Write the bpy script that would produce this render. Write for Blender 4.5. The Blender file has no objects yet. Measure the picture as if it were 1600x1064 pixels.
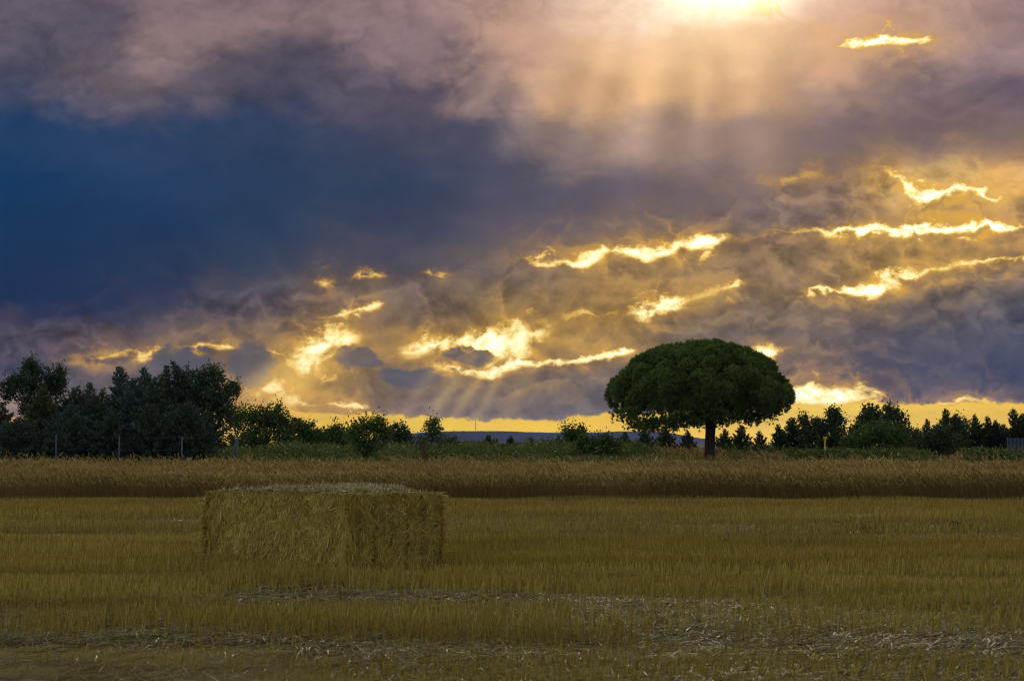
import bpy, math, random
import numpy as np
from math import radians, sin, cos, atan, atan2, hypot, exp

sc = bpy.context.scene
COL = sc.collection
rng = np.random.default_rng(7)
random.seed(7)

# ------------------------------------------------------------------ camera numbers
F = 3600.0            # focal length in photo pixels (1600 wide)
HC = 1.35             # eye height
HOR = 695.0           # horizon row in the photo
PITCH = atan((HOR - 532.0) / F)
DX = 1600 / F

def ray(px, py):
    cx, cy = (px - 800) / F, (532 - py) / F
    return cx, cos(PITCH) - cy * sin(PITCH), sin(PITCH) + cy * cos(PITCH)

def at(px, py, Y):
    x, y, z = ray(px, py)
    return x / y * Y, Y, HC + z / y * Y

def azel(px, py):
    x, y, z = ray(px, py)
    return math.degrees(atan2(x, y)), math.degrees(atan2(z, hypot(x, y)))

def gz(x, y):
    """height of the land"""
    x = np.asarray(x, float); y = np.asarray(y, float)
    t = np.clip((y - 86) / 32, 0, 1); t = t * t * (3 - 2 * t)
    b = 0.025 * np.sin(x * 1.3 + 0.7 * np.sin(y * .9)) * np.sin(y * 1.1 + .4 * x) * (np.abs(x) < 40) * (y < 80)
    return 0.52 * t + b

# ------------------------------------------------------------------ mesh helpers
def link(o, parent=None):
    COL.objects.link(o)
    if parent is not None:
        o.parent = parent
    return o

def np_mesh(name, verts, faces, mat, parent=None, smooth=False):
    """faces: list of int arrays (n,k)"""
    me = bpy.data.meshes.new(name)
    verts = np.asarray(verts, np.float32).reshape(-1, 3)
    if not isinstance(faces, list):
        faces = [faces]
    faces = [np.asarray(f, np.int32) for f in faces if len(f)]
    nl = sum(f.size for f in faces); npoly = sum(len(f) for f in faces)
    me.vertices.add(len(verts)); me.vertices.foreach_set('co', verts.ravel())
    me.loops.add(nl); me.loops.foreach_set('vertex_index', np.concatenate([f.ravel() for f in faces]))
    me.polygons.add(npoly)
    tot = np.concatenate([np.full(len(f), f.shape[1], np.int32) for f in faces])
    st = np.concatenate([[0], np.cumsum(tot)[:-1]]).astype(np.int32)
    me.polygons.foreach_set('loop_start', st)
    me.polygons.foreach_set('loop_total', tot)
    if smooth:
        me.polygons.foreach_set('use_smooth', np.ones(npoly, bool))
    me.update(calc_edges=True); me.validate()
    if mat: me.materials.append(mat)
    o = bpy.data.objects.new(name, me)
    return link(o, parent)

class Geo:
    def __init__(s): s.v = []; s.f4 = []; s.f3 = []; s.n = 0
    def add(s, v, f4=None, f3=None):
        v = np.asarray(v, float).reshape(-1, 3)
        if f4 is not None and len(f4): s.f4.append(np.asarray(f4, int) + s.n)
        if f3 is not None and len(f3): s.f3.append(np.asarray(f3, int) + s.n)
        s.v.append(v); s.n += len(v)
    def build(s, name, mat, parent=None, smooth=False):
        fs = []
        if s.f4: fs.append(np.concatenate(s.f4))
        if s.f3: fs.append(np.concatenate(s.f3))
        return np_mesh(name, np.concatenate(s.v), fs, mat, parent, smooth)
    def ribbons(s, P, W, side):
        """P (N,K,3) centre lines, W (N,K) half widths, side (N,3) unit"""
        N, K, _ = P.shape
        off = side[:, None, :] * W[:, :, None]
        V = np.stack([P - off, P + off], 2).reshape(-1, 3)
        i = np.arange(N)[:, None] * (2 * K) + np.arange(K - 1)[None, :] * 2
        f = np.stack([i, i + 1, i + 3, i + 2], -1).reshape(-1, 4)
        s.add(V, f)
    def leaves(s, C, D, L, W, side=None):
        """rhombic leaves: base C, unit direction D, length L, half width W"""
        N = len(C)
        if side is None:
            r = rng.normal(size=(N, 3)); side = np.cross(D, r)
            side /= np.linalg.norm(side, axis=1, keepdims=True) + 1e-9
        L = np.broadcast_to(np.asarray(L, float), (N,))[:, None]; W = np.broadcast_to(np.asarray(W, float), (N,))[:, None]
        V = np.stack([C, C + D * L * .5 + side * W, C + D * L, C + D * L * .5 - side * W], 1).reshape(-1, 3)
        f = np.arange(N * 4).reshape(-1, 4)
        s.add(V, f)
    def tube(s, pts, rad, n=7, cap=True):
        pts = np.asarray(pts, float); K = len(pts)
        rad = np.broadcast_to(np.asarray(rad, float), (K,))
        T = np.gradient(pts, axis=0); T /= np.linalg.norm(T, axis=1, keepdims=True) + 1e-9
        ref = np.array([0., 0, 1]) if abs(T[:, 2]).mean() < .8 else np.array([1., 0, 0])
        A = np.cross(T, ref); A /= np.linalg.norm(A, axis=1, keepdims=True) + 1e-9
        B = np.cross(T, A)
        th = np.linspace(0, 2 * math.pi, n, endpoint=False)
        V = pts[:, None, :] + rad[:, None, None] * (np.cos(th)[None, :, None] * A[:, None, :] + np.sin(th)[None, :, None] * B[:, None, :])
        f = []
        for k in range(K - 1):
            for j in range(n):
                f.append((k * n + j, k * n + (j + 1) % n, (k + 1) * n + (j + 1) % n, (k + 1) * n + j))
        V = V.reshape(-1, 3)
        f3 = []
        if cap:
            V = np.vstack([V, pts[:1], pts[-1:]])
            a, b = len(V) - 2, len(V) - 1
            for j in range(n):
                f3.append((a, (j + 1) % n, j)); f3.append((b, (K - 1) * n + j, (K - 1) * n + (j + 1) % n))
        s.add(V, f, f3)
    def box(s, c, d, rz=0.0):
        c = np.asarray(c, float); d = np.asarray(d, float) / 2
        V = np.array([[sx * d[0], sy * d[1], sz * d[2]] for sz in (-1, 1) for sy in (-1, 1) for sx in (-1, 1)])
        R = np.array([[cos(rz), -sin(rz), 0], [sin(rz), cos(rz), 0], [0, 0, 1]])
        s.add(V @ R.T + c, [(0, 2, 3, 1), (4, 5, 7, 6), (0, 1, 5, 4), (2, 6, 7, 3), (0, 4, 6, 2), (1, 3, 7, 5)])

def unit(v):
    return v / (np.linalg.norm(v, axis=-1, keepdims=True) + 1e-9)

def empty(name, loc, label, cat, group=None):
    o = bpy.data.objects.new(name, None); o.empty_display_size = .3
    o.location = loc; COL.objects.link(o)
    o['label'] = label; o['category'] = cat
    if group: o['group'] = group
    return o

def tag(o, label=None, cat=None, group=None, kind=None):
    if label: o['label'] = label
    if cat: o['category'] = cat
    if group: o['group'] = group
    if kind: o['kind'] = kind
    return o

# ------------------------------------------------------------------ materials
def s2l(c):
    c = np.asarray(c, float) / 255.0
    return tuple(np.where(c <= .04045, c / 12.92, ((c + .055) / 1.055) ** 2.4))

def material(name, stops, rough=.6, spec=.3, trans=0.0, scale=2.0, island=.6, bump=0.0, bscale=60, coords='Object', stretch=(1, 1, 1)):
    """base colour from a ramp driven by a per-piece random number mixed with a soft noise"""
    m = bpy.data.materials.new(name); m.use_nodes = True
    nt = m.node_tree; nt.nodes.clear(); N = nt.nodes.new; L = nt.links.new
    out = N('ShaderNodeOutputMaterial'); bs = N('ShaderNodeBsdfPrincipled')
    bs.inputs['Roughness'].default_value = rough; bs.inputs['Specular IOR Level'].default_value = spec
    tc = N('ShaderNodeTexCoord'); nz = N('ShaderNodeTexNoise')
    nz.inputs['Scale'].default_value = scale; nz.inputs['Detail'].default_value = 4
    mp = N('ShaderNodeMapping'); mp.inputs['Scale'].default_value = stretch; L(tc.outputs[coords], mp.inputs['Vector']); L(mp.outputs[0], nz.inputs['Vector'])
    geo = N('ShaderNodeNewGeometry')
    mix = N('ShaderNodeMix'); mix.inputs[0].default_value = island
    st = N('ShaderNodeMapRange'); st.inputs[1].default_value = .3; st.inputs[2].default_value = .7
    L(nz.outputs['Fac'], st.inputs[0]); L(st.outputs[0], mix.inputs[2]); L(geo.outputs['Random Per Island'], mix.inputs[3])
    rp = N('ShaderNodeValToRGB'); cr = rp.color_ramp
    while len(cr.elements) < len(stops): cr.elements.new(.5)
    for e, (p, c) in zip(cr.elements, stops): e.position = p; e.color = (*c, 1)
    L(mix.outputs[0], rp.inputs[0]); L(rp.outputs[0], bs.inputs['Base Color'])
    if bump:
        n2 = N('ShaderNodeTexNoise'); n2.inputs['Scale'].default_value = bscale; n2.inputs['Detail'].default_value = 5
        L(tc.outputs[coords], n2.inputs['Vector'])
        bp = N('ShaderNodeBump'); bp.inputs['Strength'].default_value = bump; bp.inputs['Distance'].default_value = .03
        L(n2.outputs['Fac'], bp.inputs['Height']); L(bp.outputs[0], bs.inputs['Normal'])
    if trans:
        tr = N('ShaderNodeBsdfTranslucent'); L(rp.outputs[0], tr.inputs['Color'])
        ms = N('ShaderNodeMixShader'); ms.inputs[0].default_value = trans
        L(bs.outputs[0], ms.inputs[1]); L(tr.outputs[0], ms.inputs[2]); L(ms.outputs[0], out.inputs[0])
    else:
        L(bs.outputs[0], out.inputs[0])
    return m

M = {}
M['stubble'] = material('stubble_straw', [(0, (.13, .086, .011)), (.5, (.315, .238, .029)), (1, (.52, .45, .10))], .5, .35, .15, .8, .5, stretch=(.12, 1.3, .3))
M['litter'] = material('lying_straw', [(0, (.13, .10, .024)), (.5, (.215, .185, .055)), (1, (.32, .30, .13))], .5, .45, .05, .5, .8)
M['bale'] = material('bale_straw', [(0, (.20, .14, .022)), (.5, (.45, .34, .056)), (1, (.68, .57, .16))], .5, .35, .05, 2.5, .7)
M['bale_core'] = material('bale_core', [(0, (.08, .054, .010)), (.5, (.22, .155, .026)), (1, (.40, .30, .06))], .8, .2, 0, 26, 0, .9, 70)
M['bale_top'] = material('skylit_top_straw', [(0, (.24, .19, .05)), (.5, (.41, .36, .13)), (1, (.52, .50, .25))], .45, .5, .05, 3, .75)  # paler top straw: sky light on the bale's top put into the colour
M['twine'] = material('sisal_twine', [(0, (.30, .20, .06)), (1, (.40, .28, .09))], .8, .2)
M['drygrass'] = material('dry_grass', [(0, (.085, .056, .012)), (.5, (.18, .125, .026)), (1, (.34, .26, .08))], .6, .25, .25, .25, .6)
M['seedhead'] = material('grass_seed_head', [(0, (.19, .13, .03)), (.5, (.36, .265, .068)), (1, (.58, .46, .16))], .6, .25, .3, .25, .6)
M['greenweed'] = material('green_weeds', [(0, (.05, .085, .014)), (.6, (.11, .17, .028)), (1, (.25, .26, .065))], .5, .3, .3, .4, .6)
M['vine'] = material('vine_leaf', [(0, (.04, .075, .012)), (.6, (.08, .14, .022)), (1, (.15, .22, .04))], .5, .3, .3, .8, .6)
M['pine'] = material('pine_needles', [(0, (.065, .105, .02)), (.5, (.145, .22, .045)), (1, (.26, .37, .08))], .5, .3, .42, 1.1, .55)
M['cypress'] = material('cypress_scale', [(0, (.036, .056, .026)), (.5, (.066, .10, .05)), (1, (.11, .17, .095))], .55, .3, .12, 1.0, .5)
M['cypressteal'] = material('blue_cypress_scale', [(0, (.036, .062, .046)), (.5, (.07, .12, .09)), (1, (.12, .21, .17))], .55, .3, .12, 1.0, .5)
M['cypressolive'] = material('olive_cypress_scale', [(0, (.042, .056, .014)), (.5, (.075, .095, .022)), (1, (.14, .16, .035))], .55, .3, .15, 1.0, .5)
M['leaf'] = material('broad_leaf', [(0, (.028, .052, .02)), (.5, (.052, .092, .034)), (1, (.10, .16, .06))], .5, .3, .25, 1.0, .55)
M['bushleaf'] = material('bush_leaf', [(0, (.045, .082, .014)), (.5, (.085, .15, .024)), (1, (.16, .24, .045))], .5, .3, .3, 1.0, .55)
M['darkconifer'] = material('dark_conifer', [(0, (.032, .05, .018)), (.5, (.058, .092, .030)), (1, (.11, .17, .055))], .6, .25, .2, 1.2, .5)
M['redplant'] = material('dead_red_leaf', [(0, (.10, .05, .018)), (1, (.20, .11, .04))], .7, .2, .25, 2)
M['bark'] = material('bark', [(0, (.028, .021, .015)), (1, (.085, .066, .05))], .85, .2, 0, 6, 0, .9, 18)
M['galv'] = material('galvanised_post', [(0, (.045, .07, .11)), (1, (.07, .10, .15))], .5, .5, 0, 5, 0)
M['yellow'] = material('yellow_paint', [(0, (.62, .40, .02)), (1, (.75, .50, .03))], .5, .4, 0, 5, 0)
M['sheet'] = material('blue_steel_sheet', [(0, (.02, .035, .06)), (1, (.035, .055, .09))], .5, .5, 0, 3, 0)
M['pylon'] = material('pylon_steel', [(0, (.06, .06, .065)), (1, (.10, .10, .11))], .6, .4, 0, .1, 0)
M['hill'] = material('hill_scrub', [(0, (.007, .011, .014)), (.55, (.011, .016, .018)), (1, (.024, .026, .024))], .9, .1, 0, .004, 0)

def ground_material():
    m = bpy.data.materials.new('field_soil'); m.use_nodes = True
    nt = m.node_tree; nt.nodes.clear(); N = nt.nodes.new; L = nt.links.new
    out = N('ShaderNodeOutputMaterial'); bs = N('ShaderNodeBsdfPrincipled'); bs.inputs['Roughness'].default_value = .9
    bs.inputs['Specular IOR Level'].default_value = .15
    tc = N('ShaderNodeTexCoord')
    def noise(scale, det, sx=1, sy=1):
        mp = N('ShaderNodeMapping'); mp.inputs['Scale'].default_value = (sx, sy, 1); L(tc.outputs['Object'], mp.inputs['Vector'])
        n = N('ShaderNodeTexNoise'); n.inputs['Scale'].default_value = scale; n.inputs['Detail'].default_value = det
        L(mp.outputs[0], n.inputs['Vector']); return n.outputs['Fac']
    def ramp(f, stops):
        r = N('ShaderNodeValToRGB')
        while len(r.color_ramp.elements) < len(stops): r.color_ramp.elements.new(.5)
        for e, (p, c) in zip(r.color_ramp.elements, stops): e.position = p; e.color = (*c, 1)
        L(f, r.inputs[0]); return r.outputs[0]
    def mixc(f, a, b):
        x = N('ShaderNodeMix'); x.data_type = 'RGBA'; L(f, x.inputs[0]); L(a, x.inputs[6]); L(b, x.inputs[7]); return x.outputs[2]
    soil = ramp(noise(4, 6), [(.3, (.045, .030, .009)), (.7, (.10, .07, .018))])
    chaff = ramp(noise(55, 3, 1, .6), [(.3, (.13, .09, .015)), (.7, (.27, .21, .04))])
    cf = N('ShaderNodeMapRange'); L(noise(.9, 5, .35, 1), cf.inputs[0]); cf.inputs[1].default_value = .35; cf.inputs[2].default_value = .6
    field = mixc(cf.outputs[0], soil, chaff)
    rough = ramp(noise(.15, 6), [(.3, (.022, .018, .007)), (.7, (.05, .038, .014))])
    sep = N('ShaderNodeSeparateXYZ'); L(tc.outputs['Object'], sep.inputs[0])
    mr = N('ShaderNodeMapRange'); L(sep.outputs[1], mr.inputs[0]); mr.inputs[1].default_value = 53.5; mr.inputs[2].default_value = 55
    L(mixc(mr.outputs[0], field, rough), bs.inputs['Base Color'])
    bp = N('ShaderNodeBump'); bp.inputs['Strength'].default_value = .8; bp.inputs['Distance'].default_value = .03
    L(noise(30, 5), bp.inputs['Height']); L(bp.outputs[0], bs.inputs['Normal'])
    L(bs.outputs[0], out.inputs[0]); return m

# ------------------------------------------------------------------ sky
SUN_AZ, SUN_EL = azel(1145, -35)
AZR = 17.0

def build_world():
    w = bpy.data.worlds.new('World'); sc.world = w; w.use_nodes = True
    nt = w.node_tree; nt.nodes.clear()
    def new(t): return nt.nodes.new(t)
    class S:
        def __init__(s, sock): s.s = sock
        def __add__(a, b): return math2('ADD', a, b)
        def __radd__(a, b): return math2('ADD', b, a)
        def __sub__(a, b): return math2('SUBTRACT', a, b)
        def __rsub__(a, b): return math2('SUBTRACT', b, a)
        def __mul__(a, b): return math2('MULTIPLY', a, b)
        def __rmul__(a, b): return math2('MULTIPLY', b, a)
        def __truediv__(a, b): return math2('DIVIDE', a, b)
        def __neg__(a): return math2('MULTIPLY', a, -1.0)
    def plug(inp, v):
        if isinstance(v, S): nt.links.new(v.s, inp)
        else: inp.default_value = v
    def math2(op, a, b=None, c=None, clamp=False):
        n = new('ShaderNodeMath'); n.operation = op; n.use_clamp = clamp
        plug(n.inputs[0], a)
        if b is not None: plug(n.inputs[1], b)
        if c is not None: plug(n.inputs[2], c)
        return S(n.outputs[0])
    def sstep(x, a, b, lo=0.0, hi=1.0):
        n = new('ShaderNodeMapRange'); n.interpolation_type = 'SMOOTHSTEP'
        plug(n.inputs[0], x); plug(n.inputs[1], a); plug(n.inputs[2], b); plug(n.inputs[3], lo); plug(n.inputs[4], hi)
        return S(n.outputs[0])
    def comb(x, y, z):
        n = new('ShaderNodeCombineXYZ'); plug(n.inputs[0], x); plug(n.inputs[1], y); plug(n.inputs[2], z); return S(n.outputs[0])
    def noise(vec, scale, detail=5, rough=.55, lac=2.0, dist=0.0):
        n = new('ShaderNodeTexNoise'); n.inputs['Scale'].default_value = scale; n.inputs['Detail'].default_value = detail
        n.inputs['Roughness'].default_value = rough; n.inputs['Lacunarity'].default_value = lac; n.inputs['Distortion'].default_value = dist
        plug(n.inputs['Vector'], vec); return S(n.outputs['Fac'])
    def mixc(f, a, b, mode='MIX'):
        n = new('ShaderNodeMix'); n.data_type = 'RGBA'; n.blend_type = mode; n.clamp_factor = True
        plug(n.inputs[0], f)
        for i, v in ((6, a), (7, b)):
            if isinstance(v, S): nt.links.new(v.s, n.inputs[i])
            else: n.inputs[i].default_value = (*v, 1)
        return S(n.outputs[2])
    def scalec(col, f):
        n = new('ShaderNodeVectorMath'); n.operation = 'SCALE'; nt.links.new(col.s, n.inputs[0]); plug(n.inputs[3], f); return S(n.outputs[0])
    def addc(a, b):
        n = new('ShaderNodeVectorMath'); n.operation = 'ADD'; nt.links.new(a.s, n.inputs[0])
        if isinstance(b, S): nt.links.new(b.s, n.inputs[1])
        else: n.inputs[1].default_value = b
        return S(n.outputs[0])
    def crgb(c, f):      # constant colour times scalar
        n = new('ShaderNodeVectorMath'); n.operation = 'SCALE'; n.inputs[0].default_value = c; plug(n.inputs[3], f); return S(n.outputs[0])
    def ramp(f, stops, interp='EASE'):
        n = new('ShaderNodeValToRGB'); cr = n.color_ramp; cr.interpolation = interp
        while len(cr.elements) < len(stops): cr.elements.new(.5)
        for e, (p, c) in zip(cr.elements, stops): e.position = p; e.color = (*c, 1)
        plug(n.inputs[0], f); return S(n.outputs[0])
    def fcurve(f, pts):
        """float curve through (s, value) with values 0..1"""
        n = new('ShaderNodeFloatCurve'); c = n.mapping.curves[0]
        n.mapping.use_clip = True
        while len(c.points) < len(pts): c.points.new(.5, .5)
        for p, (x, y) in zip(c.points, pts): p.location = (x, y); p.handle_type = 'VECTOR'
        n.mapping.update(); plug(n.inputs['Value'], f); return S(n.outputs[0])

    tc = new('ShaderNodeTexCoord'); D = S(tc.outputs['Generated'])
    sep = new('ShaderNodeSeparateXYZ'); nt.links.new(D.s, sep.inputs[0])
    x, y, z = (S(sep.outputs[i]) for i in range(3))
    DEG = 180 / math.pi
    az = math2('ARCTAN2', x, y) * DEG
    el = math2('ARCTAN2', z, math2('SQRT', x * x + y * y)) * DEG
    PX = math.degrees(1 / F)         # one photo pixel in degrees
    # cloud noises on the sphere of directions, flattened in height
    mp = new('ShaderNodeMapping'); mp.inputs['Scale'].default_value = (1, 1, 1.5); nt.links.new(D.s, mp.inputs['Vector'])
    Dv = S(mp.outputs[0])
    n_big = noise(Dv, 16, 3, .5)
    n_mid = noise(Dv, 46, 7, .6, dist=.35)
    mpb = new('ShaderNodeMapping'); mpb.inputs['Scale'].default_value = (1, 1, 1.5); mpb.inputs['Location'].default_value = (3.1, 1.7, 5.2); nt.links.new(D.s, mpb.inputs['Vector'])
    n_det = noise(S(mpb.outputs[0]), 120, 8, .62)
    mpc = new('ShaderNodeMapping'); mpc.inputs['Scale'].default_value = (1, 1, 4.2); mpc.inputs['Location'].default_value = (9.1, 2.7, 1.2); nt.links.new(D.s, mpc.inputs['Vector'])
    mpd = new('ShaderNodeMapping'); mpd.inputs['Scale'].default_value = (1, 1, 1.3); mpd.inputs['Location'].default_value = (7.7, 4.2, 2.9); nt.links.new(D.s, mpd.inputs['Vector'])
    n_fleck = noise(S(mpd.outputs[0]), 85, 8, .66, dist=.5)
    n_str = noise(S(mpc.outputs[0]), 42, 6, .6)
    warp1 = (n_mid - .5); warp2 = (n_det - .5)
    n_cum = noise(S(mpd.outputs[0]), 34, 6, .55, dist=.25)
    def billow(loc, scale, flat, det):
        m_ = new('ShaderNodeMapping'); m_.inputs['Scale'].default_value = (1, 1, flat); m_.inputs['Location'].default_value = loc
        nt.links.new(Dw.s, m_.inputs['Vector'])
        v_ = new('ShaderNodeTexNoise'); v_.inputs['Scale'].default_value = scale; v_.inputs['Detail'].default_value = det
        v_.inputs['Roughness'].default_value = .42; v_.inputs['Lacunarity'].default_value = 2.2
        nt.links.new(m_.outputs[0], v_.inputs['Vector'])
        q_ = math2('ABSOLUTE', S(v_.outputs['Fac']) * 2.0 - 1.0)       # rounded heaps with sharp creases
        return math2('SQRT', q_ + .01)
    # direction pushed about by a coarse vector noise so the heaps are not regular
    nv = new('ShaderNodeTexNoise'); nv.inputs['Scale'].default_value = 26; nv.inputs['Detail'].default_value = 4; nt.links.new(D.s, nv.inputs['Vector'])
    sv = new('ShaderNodeVectorMath'); sv.operation = 'MULTIPLY_ADD'; nt.links.new(nv.outputs['Color'], sv.inputs[0]); sv.inputs[1].default_value = (.035, .035, .02); nt.links.new(D.s, sv.inputs[2])
    Dw = S(sv.outputs[0])
    sx_, sz_ = .0016, .0040                                    # towards the sun: up and a little to the right
    bA = billow((0.3, 0.1, 0.2), 30, 1.5, 4); bB = billow((0.3 + sx_, 0.1, 0.2 + sz_ * 1.5), 30, 1.5, 4)
    emb = math2('MINIMUM', math2('MAXIMUM', (bA - bB) * 4.5, -1.0), 1.0)      # lit crests positive, undersides negative
    azw = az + (n_big - .5) * 3.0 + warp1 * 1.4 + emb * .12
    elw = el + warp1 * .75 + warp2 * .35 + (n_str - .5) * .3 + (bA - .4) * .35
    elb = elw + (n_big - .5) * sstep(el, 5.5, 9.0) * 3.2
    s_base = (azw + AZR) / (2 * AZR)
    # ---- broad colours of the cloud deck
    def sa(px, py): return (azel(px, py)[0] + AZR) / (2 * AZR)
    rows = [
        (-420, [(0, (88, 92, 108)), (500, (104, 102, 112)), (1000, (150, 132, 128)), (1200, (160, 138, 130)), (1600, (118, 108, 115))]),
        (-10, [(0, (82, 78, 95)), (120, (112, 97, 106)), (300, (130, 108, 112)), (600, (142, 117, 118)), (790, (175, 142, 132)), (950, (232, 194, 168)), (1080, (255, 236, 210)), (1180, (255, 238, 212)), (1300, (215, 172, 150)), (1450, (185, 148, 138)), (1600, (165, 132, 128))]),
        (70, [(0, (98, 88, 100)), (130, (92, 84, 98)), (250, (140, 117, 116)), (420, (138, 115, 116)), (650, (138, 115, 117)), (800, (198, 156, 134)), (1000, (236, 190, 142)), (1150, (242, 198, 148)), (1290, (219, 170, 132)), (1450, (182, 147, 134)), (1600, (150, 124, 122))]),
        (140, [(0, (70, 72, 94)), (150, (104, 92, 100)), (300, (96, 86, 98)), (500, (84, 78, 95)), (680, (86, 78, 94)), (780, (150, 125, 118)), (900, (212, 167, 126)), (1050, (226, 179, 128)), (1200, (209, 165, 124)), (1320, (165, 136, 124)), (1450, (122, 104, 110)), (1600, (110, 94, 108))]),
        (215, [(0, (32, 62, 98)), (200, (38, 62, 96)), (400, (47, 64, 94)), (600, (60, 68, 92)), (720, (76, 76, 95)), (860, (140, 120, 114)), (1020, (166, 138, 122)), (1180, (158, 130, 118)), (1320, (120, 102, 106)), (1450, (108, 92, 102)), (1600, (126, 104, 98))]),
        (295, [(0, (16, 54, 94)), (200, (26, 57, 94)), (400, (36, 59, 90)), (600, (46, 62, 89)), (800, (78, 78, 97)), (1000, (102, 92, 102)), (1180, (120, 102, 102)), (1300, (130, 108, 98)), (1390, (180, 142, 92)), (1450, (228, 186, 120)), (1530, (232, 190, 118)), (1600, (214, 166, 96))]),
        (345, [(0, (18, 53, 90)), (200, (24, 53, 90)), (400, (34, 58, 88)), (600, (52, 63, 88)), (800, (84, 80, 95)), (1000, (100, 90, 98)), (1200, (112, 97, 98)), (1350, (124, 104, 94)), (1480, (170, 136, 92)), (1600, (165, 130, 92))]),
        (410, [(0, (22, 50, 84)), (200, (28, 52, 84)), (400, (44, 60, 84)), (600, (66, 68, 86)), (800, (104, 92, 90)), (950, (128, 106, 82)), (1100, (128, 106, 86)), (1250, (140, 114, 86)), (1400, (172, 138, 84)), (1600, (130, 108, 88))]),
        (470, [(0, (26, 46, 78)), (90, (28, 46, 80)), (260, (34, 50, 80)), (350, (68, 67, 82)), (450, (78, 74, 84)), (600, (90, 82, 84)), (800, (124, 102, 74)), (950, (140, 112, 68)), (1100, (128, 106, 80)), (1250, (120, 102, 84)), (1400, (104, 94, 88)), (1600, (84, 85, 96))]),
        (500, [(0, (62, 60, 78)), (60, (42, 50, 78)), (150, (36, 50, 80)), (230, (46, 54, 78)), (300, (74, 70, 82)), (450, (86, 78, 82)), (600, (100, 86, 78)), (800, (140, 110, 66)), (950, (142, 113, 66)), (1100, (116, 100, 82)), (1250, (108, 95, 86)), (1400, (90, 86, 90)), (1600, (76, 80, 96))]),
        (526, [(0, (76, 68, 80)), (200, (80, 72, 80)), (400, (98, 86, 78)), (500, (120, 98, 66)), (600, (124, 100, 68)), (800, (146, 114, 60)), (950, (138, 112, 70)), (1100, (108, 96, 86)), (1250, (94, 87, 90)), (1400, (78, 78, 92)), (1600, (70, 76, 95))]),
        (590, [(0, (78, 74, 86)), (200, (86, 82, 86)), (300, (92, 86, 84)), (400, (130, 106, 70)), (500, (158, 122, 55)), (620, (104, 94, 82)), (800, (98, 92, 90)), (1000, (94, 90, 93)), (1200, (86, 84, 93)), (1400, (64, 72, 95)), (1600, (58, 69, 95))]),
        (640, [(0, (140, 115, 95)), (200, (120, 105, 90)), (350, (170, 130, 55)), (430, (210, 158, 45)), (520, (160, 124, 62)), (620, (112, 98, 84)), (800, (104, 95, 88)), (1000, (98, 92, 92)), (1150, (86, 84, 92)), (1350, (62, 70, 92)), (1450, (44, 62, 94)), (1600, (52, 66, 94))]),
    ]
    base = None; prev = None
    for (py, cols) in rows:
        stops = [(sa(px, py), s2l(c)) for px, c in cols]
        r = ramp(s_base, stops)
        e = azel(800, py)[1]
        if base is None: base = r
        else: base = mixc(sstep(elb, e, prev, 1.0, 0.0), base, r)
        prev = e
    # ---- overhead: plain grey-blue deck; behind: unseen sky raised to fill camera-facing sides
    high = ramp(sstep(el, 18, 70), [(0, s2l((122, 116, 120))), (1, s2l((128, 132, 146)))])
    base = mixc(sstep(el, 15, 26), base, high)
    back = ramp(sstep(el, 0, 40), [(0, s2l((165, 163, 168))), (.45, s2l((225, 221, 222))), (1, s2l((150, 152, 165)))])
    back = scalec(back, sstep(x, -.8, .8, 1.38, .66))            # unseen sky behind, made brighter left to light the bale's left face
    base = mixc(sstep(math2('ABSOLUTE', az), 28, 80), base, back)
    LO, HI = -1.0, 13.0
    def e01(px, py): return (azel(px, py)[1] - LO) / (HI - LO)
    # the smooth dark bank ends along a line that climbs to the right; below it the clouds are broken up
    lp = [(-150, 505), (250, 480), (450, 432), (800, 402), (1000, 375), (1150, 330), (1250, 262), (1750, 222)]
    lp = [(min(1, max(0, sa(*p))), e01(*p)) for p in lp]
    bank = fcurve((az + warp1 * 1.5 + AZR) / (2 * AZR), lp) * (HI - LO) + LO
    # cloud modelling: soft large lumps, finer lumps lower down
    lowness = sstep(elw - bank, .35, -.55)
    upleft = sstep(el, 7.2, 8.6)
    lump = sstep(n_fleck * .45 + n_cum * .55, .40, .60)
    def soft(px, py, rx, ry):
        a, e = azel(px, py); dx = (az - a) / (rx * PX); dy = (el - e) / (ry * PX)
        return math2('POWER', 2.718, -(dx * dx + dy * dy))
    calm = 1.0 - math2('MINIMUM', soft(1470, 585, 230, 42) + soft(800, 612, 230, 30) + soft(1050, 130, 330, 110) * .8, 1.0) * .75
    tex = 1.0 + emb * calm * (lowness * .27 + upleft * .085 + .015) + (lump - .5) * (lowness * .45 + upleft * .18) + (n_big - .5) * .4 + warp1 * (0.22 + lowness * .3 + upleft * .3) + warp2 * (0.04 + lowness * .2 + upleft * .12)
    tex = 1.0 + (tex - 1.0) * (1.0 - math2('MINIMUM', soft(1010, 130, 330, 120) * 1.1 + soft(1500, 560, 200, 60) * .6, .85))
    base = scalec(base, math2('MAXIMUM', tex, .35))

    # ---- bright breaks between the clouds: each track follows a run of breaks across the sky
    def track(pts, wa=1.0, rag=1.0, halo=.36):
        """pts (px, py, half height px, intensity)"""
        pts = sorted(pts)
        sl = [sa(p[0], p[1]) for p in pts]
        sx = (az + warp1 * .55 * wa + AZR) / (2 * AZR)
        P = lambda vals: [(0.0, vals[0])] + list(zip(sl, vals)) + [(1.0, vals[-1])]
        c = fcurve(sx, P([e01(p[0], p[1]) for p in pts])) * (HI - LO) + LO
        h = fcurve(sx, P([p[2] / 60.0 for p in pts])) * (60.0 * PX)
        i = fcurve(sx, P([p[3] / 1.5 for p in pts])) * 1.5
        gx = np.linspace(0, 1, 35); fx = np.linspace(0, 1, 700)
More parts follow.
